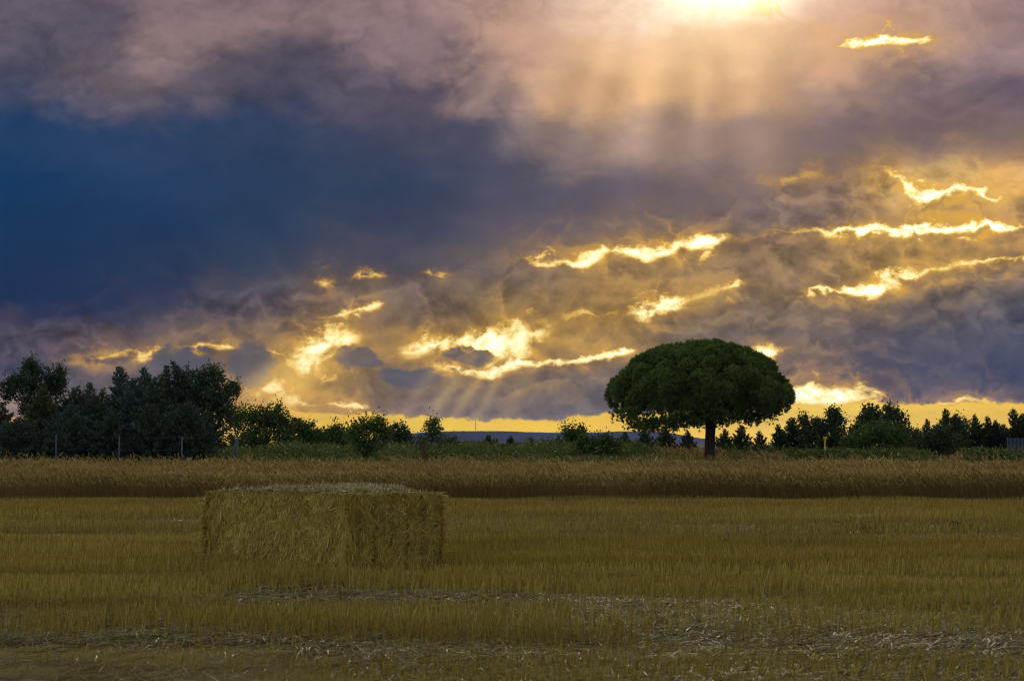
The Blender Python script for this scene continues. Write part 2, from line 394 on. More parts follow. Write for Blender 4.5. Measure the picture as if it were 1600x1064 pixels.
        iv = np.interp(fx, sl, [p[3] for p in pts], 0, 0) * np.interp(fx, sl, [min(1, p[2] / 8) for p in pts], 0, 0); cv = np.interp(fx, sl, [e01(p[0], p[1]) for p in pts])
        kx = np.exp(-((gx[:, None] - fx[None, :]) / .026) ** 2); kx /= kx.sum(1, keepdims=True)
        wv_ = (kx * (iv + 1e-4)).sum(1)
        ih = fcurve(sx, [(float(a_), float(min(1, b_ / 1.5))) for a_, b_ in zip(gx, kx @ iv)]) * 1.5
        ch = fcurve(sx, [(float(a_), float(b_)) for a_, b_ in zip(gx, (kx * (iv + 1e-4)) @ cv / wv_)]) * (HI - LO) + LO
        dh = math2('ABSOLUTE', elw - ch)
        dd = math2('ABSOLUTE', elw - c)
        rel = dd / (h + .02)                                    # 0 centre, 1 edge
        edge = rel + (n_det - .5) * (4.6 * rag) + (n_mid - .5) * (2.0 * rag) + (.40 - bA) * (2.4 * rag)
        core = sstep(edge, 1.75, -.45) * i * sstep(n_fleck + (n_cum - .5) * .6, .30, .58, .42, 1.12)
        fleck = sstep(n_fleck, .53, .70) * math2('POWER', 2.718, -(dd / (h * 1.5 + .22))) * i
        core = math2('MAXIMUM', core, fleck * 1.0)
        glow = math2('POWER', 2.718, -(dd / (h * 1.2 + .05))) * i * .5 + math2('POWER', 2.718, -(dh / .30)) * ih * .45 + math2('POWER', 2.718, -(dh / .75)) * ih * halo
        return core, glow
    tracks = []
    # low run: left thin break, cluster, long arc under the middle cloud, patch right of the pine
    tracks.append(track([(60, 565, 3, 0), (120, 562, 5, .35), (160, 560, 6, .6), (200, 553, 6, .5), (240, 548, 10, .95), (262, 546, 4, .2), (300, 543, 5, .6), (345, 543, 8, .85), (400, 540, 3, .35), (435, 548, 6, .6),
        (450, 568, 16, .6), (472, 560, 32, 1.1), (505, 545, 40, 1.25), (538, 530, 30, 1.1), (562, 524, 12, .5), (575, 522, 6, 0), (590, 555, 4, 0), (610, 556, 4, .2), (650, 558, 3, .2), (690, 575, 5, .7), (725, 580, 5, 1.0), (765, 582, 7, 1.15), (800, 568, 6, 1.15),
        (840, 566, 5, 1.1), (900, 561, 5, 1.2), (950, 556, 5, 1.25), (985, 546, 5, 1.3), (1000, 541, 2, 0), (1150, 548, 2, 0), (1180, 545, 9, .7), (1205, 553, 12, 1.35), (1222, 552, 6, .6), (1240, 550, 2, 0)], .55, .55))
    # middle run
    tracks.append(track([(560, 548, 4, 0), (606, 546, 5, 0), (628, 545, 9, .5), (655, 545, 12, .95), (690, 540, 17, 1.2), (730, 537, 16, 1.15), (760, 545, 22, 1.3),
        (800, 526, 32, 1.15), (840, 514, 34, 1.1), (870, 500, 8, .4), (905, 488, 6, .5), (950, 490, 5, .5), (975, 490, 3, .3), (990, 489, 8, 1.2), (1015, 490, 12, 1.5), (1045, 480, 10, 1.2), (1080, 468, 8, .45), (1130, 448, 6, .5), (1152, 449, 6, 1.0),
        (1165, 452, 3, .1), (1235, 464, 2, .3), (1260, 461, 3, .9), (1310, 457, 5, 1.1), (1345, 452, 10, 1.35), (1400, 440, 10, 1.35), (1425, 430, 4, .9), (1470, 424, 8, .6), (1510, 416, 8, .9), (1550, 410, 6, 1.1), (1600, 402, 6, 1.2)], .5, .6))
    # upper run: three small wisps then the long streak
    tracks.append(track([(480, 448, 2, 0), (500, 446, 7, .7), (520, 440, 8, .7), (535, 436, 2, .1), (560, 433, 5, .6), (595, 430, 6, .7), (612, 430, 2, 0), (650, 428, 2, 0), (668, 427, 4, .7), (695, 430, 3, .5), (712, 430, 2, 0), (800, 404, 2, .1),
        (825, 402, 3, .8), (880, 402, 5, 1.0), (920, 403, 8, 1.15), (970, 395, 7, 1.05), (1015, 396, 12, 1.2), (1060, 386, 11, 1.25), (1110, 380, 9, 1.25), (1135, 374, 5, 1.0), (1150, 371, 3, .4), (1200, 368, 3, .4), (1260, 367, 4, .6), (1310, 367, 5, 1.1),
        (1345, 367, 6, 1.3), (1400, 362, 5, 1.3), (1480, 360, 6, 1.35), (1540, 357, 7, 1.4), (1600, 354, 7, 1.4)], .5, .5, sstep(az, -1.0, .5, .0, .36)))
    # lowest wisps and the blazing window right of the pine
    tracks.append(track([(350, 625, 4, 0), (385, 616, 22, .65), (420, 608, 26, .85), (450, 620, 18, .8), (480, 628, 6, .7), (500, 630, 6, .5), (540, 629, 4, .85), (572, 633, 5, 1.0), (585, 634, 2, 0), (1200, 616, 3, .2), (1232, 618, 10, 1.0), (1260, 614, 15, 1.35), (1310, 615, 15, 1.35),
        (1345, 618, 12, 1.3), (1368, 621, 8, 1.0), (1385, 626, 4, .3), (1410, 632, 2, .3), (1450, 630, 3, .9), (1480, 628, 4, .9), (1510, 622, 5, .7), (1560, 624, 5, .6), (1600, 628, 4, .6)], .4, .5))
    # upper right
    tracks.append(track([(490, 500, 2, 0), (525, 491, 6, .8), (560, 486, 7, 1.0), (590, 477, 6, .95), (606, 470, 3, 0), (700, 440, 2, 0), (1165, 285, 3, 0), (1190, 280, 8, .30), (1225, 286, 15, .42), (1262, 270, 14, .36), (1300, 273, 8, .22), (1350, 266, 6, .2), (1395, 277, 4, .7), (1420, 292, 7, 1.2), (1445, 307, 11, 1.5), (1490, 303, 10, 1.5), (1545, 298, 4, 1.2), (1570, 297, 3, .4), (1600, 296, 3, .2)], .4, .5))
    # top: the veiled sun and the small slit beside it
    tracks.append(track([(1000, -40, 10, 0), (1060, -22, 12, .2), (1130, -8, 16, .8), (1190, 3, 14, .9), (1215, 14, 8, .5), (1235, 34, 8, .3), (1258, 46, 4, .2), (1290, 60, 2, 0), (1312, 66, 4, .6), (1335, 66, 9, 1.5), (1375, 62, 7, 1.4), (1405, 60, 9, 1.5), (1442, 63, 7, 1.3), (1465, 60, 4, .2), (1490, 50, 2, 0)], .35, .45))
    core = tracks[0][0]; glow = tracks[0][1]
    for c, g in tracks[1:]:
        core = math2('MAXIMUM', core, c); glow = math2('ADD', glow, g)
    # dark small cumulus standing in front of the low breaks
    def blob(px, py, rx, ry, edge=.8):
        a, e = azel(px, py)
        dx = (az + warp1 * .5 + warp2 * .3 - a) / (rx * PX); dy = (elw - e) / (ry * PX)
        return sstep(math2('SQRT', dx * dx + dy * dy) + (n_det - .5) * 1.1, 1.25, edge)
    cum = blob(278, 575, 52, 30)
    for b in ((392, 566, 34, 34), (560, 560, 36, 16), (735, 557, 44, 9), (640, 590, 60, 14)):
        cum = math2('MAXIMUM', cum, blob(*b))
    core = core * (1.0 - cum * .93); glow = glow * (1.0 - cum * .75)
    # ---- beams fanning out from the sun
    da = az - SUN_AZ; de = el - SUN_EL
    ang = math2('ARCTAN2', da, -de)
    def wedges(lst):
        tot = None
        for px, py, wd, amp in lst:
            a_, e_ = azel(px, py); a0 = atan2(a_ - SUN_AZ, -(e_ - SUN_EL))
            q = (ang - a0) / wd
            g_ = math2('POWER', 2.718, -(q * q)) * amp
            tot = g_ if tot is None else tot + g_
        return tot
    soften = 1.0 + (n_big - .5) * .9
    beam = wedges([(392, 605, .018, 1.2), (430, 610, .022, 2.0), (468, 610, .016, 1.3), (520, 612, .02, .4), (655, 612, .016, .5), (700, 612, .013, .9), (735, 612, .011, 1.0), (768, 612, .010, .8), (812, 612, .016, .5), (870, 612, .02, .5), (955, 520, .03, .6), (860, 520, .02, .6)]) * soften
    A2, E2 = azel(1130, -430)                                  # the broad upper shafts run almost parallel
    ang2 = math2('ARCTAN2', az - A2, -(el - E2)); fan = None
    for px, py, wd, amp in [(712, 210, .030, .5), (792, 220, .055, .8), (893, 230, .035, .45), (985, 240, .060, .85), (1092, 245, .042, .5), (1180, 235, .065, .7), (1300, 215, .05, .4)]:
        a_, e_ = azel(px, py); q = (ang2 - atan2(a_ - A2, -(e_ - E2))) / wd
        g_ = math2('POWER', 2.718, -(q * q)) * amp
        fan = g_ if fan is None else fan + g_
    fan = fan * soften
    b_low = soft(700, 612, 120, 44) + soft(450, 600, 85, 52) * 1.1 + soft(860, 520, 180, 60) * .5 
    b_top = soft(1000, 190, 330, 110)
    # ---- compose
    gold = s2l((228, 170, 60)); sunglow = soft(1150, -24, 88, 36) * 1.5 + soft(1110, -10, 200, 90) * .16
    col = base
    col = mixc(cum * .75, col, s2l((84, 86, 96)))
    col = addc(col, crgb((.42, .27, .055), beam * b_low * .55))
    col = scalec(col, 1.0 + (fan - .42) * b_top * sstep(math2('SQRT', da * da + de * de), .6, 2.6) * .62)
    col = mixc(math2('MULTIPLY', glow, .26 + lump * .35 + math2('MAXIMUM', emb, 0.0) * .55, clamp=True), col, gold)
    b = core * .98 + glow * .22
    hot = ramp(b / 1.5, [(0, (.30, .19, .05)), (.22, s2l((205, 150, 52))), (.42, (.95, .60, .13)), (.60, (1.15, .86, .32)), (.8, (1.3, 1.12, .6)), (1, (1.6, 1.45, 1.0))], 'LINEAR')
    col = mixc(sstep(core, .02, .75), col, hot)
    col = addc(col, crgb((1.0, .84, .60), sunglow))
    # ---- clear strip along the horizon
    edge_pts = [(0, 652), (300, 650), (360, 640), (420, 638), (480, 645), (530, 648), (580, 645), (640, 651), (700, 652), (750, 655), (800, 655), (850, 658), (900, 650), (950, 646), (1010, 645), (1100, 641), (1200, 636), (1240, 630), (1370, 628), (1400, 631), (1480, 630), (1540, 627), (1600, 630)]
    pts = [(sa(*p), e01(*p)) for p in edge_pts]
    top = fcurve((az + warp1 * .3 + AZR) / (2 * AZR), [(0, pts[0][1])] + pts + [(1, pts[-1][1])]) * (HI - LO) + LO
    dstrip = (el + (n_det - .5) * .38 + warp1 * .22) - top
    strip = sstep(dstrip, .045, -.045)
    sidefade = sstep(math2('ABSOLUTE', az), 60, 25, .25, 1.0)
    stripcol = ramp(s_base, [(0, s2l((230, 165, 70))), (sa(350, 660), s2l((250, 195, 40))), (sa(700, 660), s2l((255, 208, 30))), (sa(1000, 660), s2l((255, 204, 30))), (sa(1250, 660), s2l((254, 209, 66))), (sa(1600, 660), s2l((250, 200, 52))), (1, s2l((225, 170, 80)))])
    stripcol = scalec(stripcol, (1.02 + (n_str - .5) * .5 + (n_mid - .5) * .3) * sidefade)
    col = mixc(strip * (1.0 - sstep(core, .6, 1.1) * .9), col, stripcol)
    rim = math2('POWER', 2.718, -(math2('ABSOLUTE', dstrip - .05) / .08))
    col = addc(col, crgb((.30, .17, .02), rim * sstep(az, -8, -3, .0, .35) * (1.0 - strip)))
    # the long path through the haze dims the lowest degrees: the sky itself is brighter there
    col = scalec(col, 1.0 + 0.46 * math2('POWER', 2.718, -(math2('MAXIMUM', el, 0.0) / .9)))
    # ---- physical sky behind the deck, seen faintly through it
    sky = new('ShaderNodeTexSky'); sky.sky_type = 'NISHITA'; sky.sun_disc = False
    sky.sun_elevation = radians(SUN_EL); sky.sun_rotation = radians(SUN_AZ)
    bg1 = new('ShaderNodeBackground'); nt.links.new(sky.outputs[0], bg1.inputs[0]); bg1.inputs[1].default_value = .05
    bg2 = new('ShaderNodeBackground'); nt.links.new(col.s, bg2.inputs[0]); bg2.inputs[1].default_value = 1.0
    mx = new('ShaderNodeMixShader'); mx.inputs[0].default_value = .996
    nt.links.new(bg1.outputs[0], mx.inputs[1]); nt.links.new(bg2.outputs[0], mx.inputs[2])
    out = new('ShaderNodeOutputWorld'); nt.links.new(mx.outputs[0], out.inputs[0])
    w.cycles.sampling_method = 'MANUAL'; w.cycles.sample_map_resolution = 1024

build_world()

# sun behind the veil
sl = bpy.data.lights.new('sun', 'SUN'); sl.energy = .6; sl.angle = radians(10); sl.color = (1.0, .80, .55)
so = bpy.data.objects.new('sun', sl); COL.objects.link(so)
so.rotation_euler = (radians(90 - SUN_EL), 0, radians(180 - SUN_AZ))

# camera
cam = bpy.data.cameras.new('camera'); co = bpy.data.objects.new('camera', cam); COL.objects.link(co)
co.location = (0, 0, HC); co.rotation_euler = (radians(90) + PITCH, 0, 0)
cam.sensor_width = 36; cam.lens = 36 * F / 1600; cam.clip_start = .1; cam.clip_end = 30000
cam.dof.use_dof = True; cam.dof.focus_distance = 42; cam.dof.aperture_fstop = 6.3
sc.camera = co

# ------------------------------------------------------------------ land
def axis(*parts): return np.unique(np.round(np.concatenate([np.atleast_1d(p) for p in parts]), 3))
XS = axis([-7000, -4500, -2500, -1200, -600, -300, -150, -80, -50, -35], np.arange(-24, 24.1, .5), [35, 50, 80, 150, 300, 600, 1200, 2500, 4500, 7000])
YS = axis([-200, -100, -50, -20, 0], np.arange(6, 84, .5), np.arange(84, 130, 4), [140, 170, 220, 300, 450, 700, 1100, 1800, 3000, 5000, 7000])
GX, GY = np.meshgrid(XS, YS)
V = np.stack([GX, GY, gz(GX, GY)], -1).reshape(-1, 3)
nx, ny = len(XS), len(YS)
i = (np.arange(ny - 1)[:, None] * nx + np.arange(nx - 1)[None, :])
Fq = np.stack([i, i + 1, i + nx + 1, i + nx], -1).reshape(-1, 4)
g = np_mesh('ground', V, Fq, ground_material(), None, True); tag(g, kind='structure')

def hill():
    n = 140
    px = np.linspace(520, 1150, n)
    ry = np.interp(px, [520, 560, 600, 640, 670, 720, 780, 830, 880, 930, 980, 1010, 1040, 1080, 1150], [695, 690, 684, 677.5, 674.5, 673.3, 673.2, 675, 676, 675.3, 673.6, 673.2, 675, 682, 695])
    ry = ry + rng.normal(0, .18, n) * (ry < 690)
    Y0 = 5300.0
    X = (px - 800) / F * Y0; H = (HOR - ry) / F * Y0 + 1.2
    prof = [(-900, 0.0), (-650, .10), (-430, .32), (-220, .62), (-90, .86), (-25, .965), (0, 1.0), (150, 1.0), (500, .9), (900, 0)]
    V = []
    for (dy, k) in prof:
        for a in range(n):
            V.append((X[a] * (1 + dy / Y0), Y0 + dy, .1 + max(0, H[a] * k + (rng.normal(0, .5) if 0 < k < 1 else 0)) - (.6 if k == 0 else 0)))
    i = (np.arange(len(prof) - 1)[:, None] * n + np.arange(n - 1)[None, :])
    f = np.stack([i, i + 1, i + n + 1, i + n], -1).reshape(-1, 4)
    tag(np_mesh('hill', np.array(V), f, M['hill'], None, True), kind='structure')
    return Y0
HY = hill()

def pylon(px, ptop, pbase, kind, label):
    x, _, zt = at(px, ptop, HY); zb = at(px, pbase, HY)[2] - 3
    t = empty('lattice_pylon' if kind else 'radio_mast', (x, HY, zb), label, 'pylon' if kind else 'mast')
    h = zt - zb
    G = Geo()
    if kind:
        for sx in (-1, 1):
            for sy in (-1, 1):
                G.tube([(sx * 1.7, sy * 1.7, 0), (sx * .35, sy * .35, h)], [.28, .2], 5)
        zs = np.linspace(0, h, 8)
        for a, b in zip(zs[:-1], zs[1:]):
            w0, w1 = 1.7 - 1.35 * a / h, 1.7 - 1.35 * b / h
            for s in (-1, 1):
                G.tube([(-w0, s * w0, a), (w1, s * w1, b)], .13, 4); G.tube([(w0, s * w0, a), (-w1, s * w1, b)], .13, 4)
                G.tube([(s * w0, -w0, a), (s * w1, w1, b)], .13, 4)
        G.build('tower', M['pylon'], t)
        for k, wd in ((.93, 3.6), (.76, 4.6), (.58, 3.6)):
            A = Geo(); A.tube([(-wd, 0, h * k), (wd, 0, h * k)], .26, 5)
            for s in (-1, 1): A.tube([(s * wd, 0, h * k), (s * .5, 0, h * k + 1.5)], .16, 4)
            A.build('cross_arm', M['pylon'], t)
    else:
        G.tube([(0, 0, 0), (0, 0, h * .7), (0, 0, h)], [.75, .55, .3], 6); G.build('pole', M['pylon'], t)
        for k in (.62, .8):
            A = Geo(); A.box((0, 0, h * k), (2.6, .4, .4)); A.build('antenna', M['pylon'], t)
pylon(743, 655.5, 673, 0, 'thin dark mast standing on the distant blue hill, left of the lattice pylon')
pylon(883, 656, 676, 1, 'lattice power pylon with three cross arms on the distant blue hill')

# ------------------------------------------------------------------ hay bales
def bale(loc, yaw, L, W, H, label, twines, nstraw, seed):
    r = np.random.default_rng(seed)
    t = empty('hay_bale', loc, label, 'hay bale', 'straw bales left on the stubble')
    t.rotation_euler = (0, 0, yaw)
    # local frame: x along the length, y along the width; the end face is x = +L/2
    tw_y = [(f - .5) * W for f in twines]
    ph = r.uniform(0, 6, 12)
    def wob(a, b, k): return .012 * np.sin(a * 9 + ph[k]) * np.sin(b * 11 + ph[k + 1]) + .010 * np.sin(a * 23 + ph[k + 2]) * np.sin(b * 19 + ph[k + 3])
    def groove(y):
        y = np.asarray(y, float); s = np.zeros_like(y)
        for c in tw_y: s = s + np.exp(-((y - c) / .038) ** 2)
        return s
    def warpf(P):
        x, y, z = P[..., 0].copy(), P[..., 1].copy(), P[..., 2].copy()
        u, v, q = x / (L / 2), y / (W / 2), z / H
        # sagging block: crown on top, bulging sides, softened edges
        k = 7.0
        n = (np.abs(u) ** (k * 2) + np.abs(v) ** (k * 1.4)) ** (1 / k)
        zz = z + .06 * q * (1 - u * u * .85) * (1 - v * v * .6) - .03 * q * np.clip(np.abs(u) - .8, 0, 1) * 4
        xx = x * (1 + .025 * np.sin(math.pi * q)) - np.sign(x) * (np.abs(u) > .96) * ((.12 * groove(y)) - .028 * (1 - groove(y)) * np.abs(np.cos((y - tw_y[0]) * math.pi / max(.05, (tw_y[1] - tw_y[0])) if len(tw_y) > 1 else 0)) * 0)
        yy = y * (1 + .03 * np.sin(math.pi * q) * (1 - u * u * .5))
        cr = np.clip(np.abs(v) - .9, 0, 1) * np.clip(np.abs(u) - .94, 0, 1) * 16
        xx = xx * (1 - cr * .12); yy = yy * (1 - cr * .1)
        zz = zz - .012 * groove(y) * q * (np.abs(q) > .97)
        xx = xx + wob(y, z, 0) * np.sign(u) * (np.abs(u) > .9); yy = yy + wob(x, z, 3) * np.sign(v) * (np.abs(v) > .9); zz = zz + wob(x, y, 6) * q
        return np.stack([xx, yy, zz], -1)
    G = Geo()
    def face(o, a, b, na, nb):
        o, a, b = map(np.array, (o, a, b))
        A, B = np.meshgrid(np.linspace(0, 1, na), np.linspace(0, 1, nb), indexing='ij')
        P = o + A[..., None] * a + B[..., None] * b
        i = (np.arange(na - 1)[:, None] * nb + np.arange(nb - 1)[None, :])
        f = np.stack([i, i + nb, i + nb + 1, i + 1], -1).reshape(-1, 4)
        G.add(warpf(P).reshape(-1, 3), f)
    l, w = L / 2, W / 2
    face((l, -w, 0), (0, W, 0), (0, 0, H), 70, 40); face((-l, -w, 0), (0, 0, H), (0, W, 0), 40, 70)
    face((-l, -w, 0), (L, 0, 0), (0, 0, H), 90, 40); face((-l, w, 0), (0, 0, H), (L, 0, 0), 40, 90)
    face((-l, -w, H), (L, 0, 0), (0, W, 0), 90, 60)
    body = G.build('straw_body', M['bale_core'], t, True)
    # loose straw on every face
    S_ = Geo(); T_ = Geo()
    def straws(n, o, a, b, nrm, ldir, spread, lmin, lmax, lift, curl=.3, into=None):
        o, a, b, nrm, ldir = (np.array(q, float) for q in (o, a, b, nrm, ldir))
        A, B = r.random(n), r.random(n)
        P0 = o + A[:, None] * a + B[:, None] * b
        P0 = warpf(P0)
        au, bu = unit(a), unit(b)
        base_ang = math.atan2(ldir @ bu, ldir @ au)
        th = base_ang + r.normal(0, spread, n)
        d = np.cos(th)[:, None] * au + np.sin(th)[:, None] * bu
        d = d * np.where(r.random(n) < .5, 1, -1)[:, None]
        ln = r.uniform(lmin, lmax, n)
        out = np.abs(r.normal(0, lift, n))
        perp = np.cross(np.broadcast_to(nrm, d.shape), d)
        K = 4; tt = np.linspace(0, 1, K)
        cv = r.normal(0, curl, n)
        P = P0[:, None, :] + nrm * (.004 + (out * ln)[:, None] * tt[None, :] ** 1.5)[..., None] + (d * ln[:, None])[:, None, :] * (tt - .3)[None, :, None] + perp[:, None, :] * (cv * ln)[:, None, None] * (tt * (1 - tt))[None, :, None]
        sd = unit(perp + nrm * r.normal(0, .7, n)[:, None])
        Wd = np.broadcast_to(r.uniform(.0018, .0042, n)[:, None], (n, K)) * np.array([1, 1, 1, .6])
        P[..., 2] = np.clip(P[..., 2], .005, None if nrm[2] > .5 else H + .02)
        (into or S_).ribbons(P, Wd, sd)
    k = nstraw
    straws(int(k * .40), (-l, -w, 0), (L, 0, 0), (0, 0, H), (0, -1, 0), (.2, 0, 1), .6, .03, .10, .10, .1)
    straws(int(k * .04), (-l, -w, 0), (L, 0, 0), (0, 0, H), (0, -1, 0), (.25, 0, 1), .6, .06, .16, .2, .2)
    straws(int(k * .05), (-l, w, 0), (L, 0, 0), (0, 0, H), (0, 1, 0), (.25, 0, 1), .6, .05, .17, .2)
    for q in range(len(tw_y) + 1):                          # straw swirls between the cords
        ya = -w if q == 0 else tw_y[q - 1] + .012; yb = w if q == len(tw_y) else tw_y[q] - .012
        if yb - ya < .03: continue
        for zz in range(5):
            sl = r.choice([-1, 1]) * r.uniform(.4, 1.4)
            straws(int(k * .26 * (yb - ya) / W / 5), (l, ya, H * zz / 5), (0, yb - ya, 0), (0, 0, H / 5), (1, 0, 0), (0, sl, 1), .45, .05, .17, .12, .5)
    straws(int(k * .02), (l, -w, 0), (0, W, 0), (0, 0, H), (1, 0, 0), (0, .5, 1), .9, .08, .22, .2, .8)
    straws(int(k * .03), (-l, -w, 0), (0, W, 0), (0, 0, H), (-1, 0, 0), (0, .5, 1), .8, .08, .25, .25, .6)
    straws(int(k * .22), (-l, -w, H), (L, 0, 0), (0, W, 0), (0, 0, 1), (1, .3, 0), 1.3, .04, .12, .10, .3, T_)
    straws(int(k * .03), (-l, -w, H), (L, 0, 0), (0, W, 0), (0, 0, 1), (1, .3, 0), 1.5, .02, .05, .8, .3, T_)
    # whiskers at the vertical corners and the foot
    straws(int(k * .03), (l, -w, 0), (-.10, 0, 0), (0, 0, H), (.3, -.9, 0), (.08, 0, 1), .22, .10, .26, .10)
    straws(int(k * .02), (l, -w, 0), (0, .08, 0), (0, 0, H), (1, 0, 0), (0, .05, 1), .2, .10, .26, .10)
    straws(int(k * .015), (l, w, 0), (-.05, 0, 0), (0, 0, H), (.6, .8, 0), (.6, 0, .6), .9, .04, .10, .7)
    straws(int(k * .012), (-l, -w, 0), (.05, 0, 0), (0, 0, H), (-.6, -.7, 0), (.6, 0, .6), .9, .04, .10, .6)
    straws(int(k * .03), (-l - .08, -w - .07, 0), (L + .16, 0, 0), (0, .06, .03), (0, -.5, 1), (1, .2, 0), .9, .08, .25, .3)
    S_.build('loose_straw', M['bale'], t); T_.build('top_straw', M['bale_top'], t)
    for c in tw_y:
        ys = c
        pts = []
        for q in np.linspace(0.0, 1, 12): pts.append(warpf(np.array([l, ys, q * H])) + np.array([.008, 0, 0]))
        for q in np.linspace(1, -1, 26)[1:]: pts.append(warpf(np.array([l * q, ys, H])) + np.array([0, 0, .012]))
        g2 = Geo(); g2.tube(pts, .0065, 5); g2.build('twine', M['twine'], t)
    return t

Df = F / 152.0                             # distance of the nearest corner
cfx = at(546, 800, Df)[0]
Lb, Wb, Hb = 2.42, 1.25, .845
def px_of(x, y): return 800 + F * x / y
# turn the bale until its right corner sits where it should, then take the length from the left corner
bet = min(np.linspace(.3, 1.2, 400), key=lambda b_: abs(px_of(cfx + Wb * cos(b_), Df + Wb * sin(b_)) - 686))
Lb = min(np.linspace(1.8, 3.2, 400), key=lambda l_: abs(px_of(cfx - l_ * sin(bet), Df + l_ * cos(bet)) - 325))
yaw = -math.pi / 2 + bet
def bale_centre(cx, cy, yaw, L, W):        # the near corner is (+L/2, -W/2)
    ex = np.array([cos(yaw), sin(yaw)]); ey = np.array([-sin(yaw), cos(yaw)])
    return np.array([cx, cy]) - ex * L / 2 + ey * W / 2
c = bale_centre(cfx, Df, yaw, Lb, Wb)
print('bale', math.degrees(bet), Lb)
bale((c[0], c[1], float(gz(c[0], c[1])) - .01), yaw, Lb, Wb, Hb, 'big rectangular straw bale standing on the stubble, nearest the camera', [.07, .25, .42, .6, .78, .94], 90000, 3)
BALE1 = (c, yaw, Lb, Wb)
c2 = np.array(at(556, 760, 28.2)[:2])
bale((c2[0], c2[1], float(gz(c2[0], c2[1])) - .01), radians(-90), 1.9, 1.1, .80, 'second straw bale mostly hidden behind the big bale, only its top edge showing', [.15, .38, .62, .85], 9000, 5)

def in_bale(x, y, pad=.03):
    res = np.zeros(len(x), bool)
    for (c_, yw, L_, W_) in (BALE1, (c2, radians(-90), 1.9, 1.1)):
        dx, dy = x - c_[0], y - c_[1]
        u = dx * cos(yw) + dy * sin(yw); v = -dx * sin(yw) + dy * cos(yw)
        res |= (np.abs(u) < L_ / 2 + pad) & (np.abs(v) < W_ / 2 + pad)
    return res

# ------------------------------------------------------------------ stubble and loose straw
def vnoise(x, y, seed=0):
    """smooth value noise"""
    rr = np.random.default_rng(seed); T = rr.random((64, 64))
    xi, yi = np.floor(x).astype(int), np.floor(y).astype(int); fx, fy = x - xi, y - yi
    fx = fx * fx * (3 - 2 * fx); fy = fy * fy * (3 - 2 * fy)
    t = lambda a, b: T[a % 64, b % 64]
    return (t(xi, yi) * (1 - fx) + t(xi + 1, yi) * fx) * (1 - fy) + (t(xi, yi + 1) * (1 - fx) + t(xi + 1, yi + 1) * fx) * fy

def swath(x, y):
    """1 where the straw lies flat (the track of loose straw and the trampled corner)"""
    yc = 19.4 - .70 * x + .3 * np.sin(x * .9)
    a = np.exp(-((y - yc + .9) / 2.3) ** 4) * np.clip((x + 2.9) * 1.5, 0, 1)
    n = vnoise(x * .9, y * .6, 5)
    b = 1 / (1 + np.exp(-(-(x + .9) - (y - 14.0) * .55 + (n - .5) * 2.2) * 2.2)) * (y < 18.2)
    s = np.maximum(a * np.clip(.60 + n * .6, 0, 1), b)
    far = vnoise(x * .06 + 3, y * .42, 9)
    s = np.maximum(s, np.clip((far - .6) * 3, 0, .22) * (y > 22))
    return np.clip(s, 0, 1)

def scatter(n, y0, y1, marg=1.55, power=1.0):
    u = rng.random(n * 2)
    y = y0 + (y1 - y0) * u ** power
    half = y * .2222 * marg + .6
    hmax = y1 * .2222 * marg + .6
    keep = rng.random(len(y)) < half / hmax
    y = y[keep][:n]
    x = rng.uniform(-1, 1, len(y)) * (y * .2222 * marg + .6)
    return x, y

def bands(x, y):
    """passes of the combine: standing strips and thinner, flattened strips"""
    yy = y + .05 * x + .5 * (vnoise(x * .12, y * .1, 51) - .5)
    a = vnoise(yy * 0 + 3.0, yy * .62, 53); b = vnoise(x * .15, yy * 1.5, 54)
    return np.clip((a * .7 + b * .45 - .32) * 2.4, 0, 1)

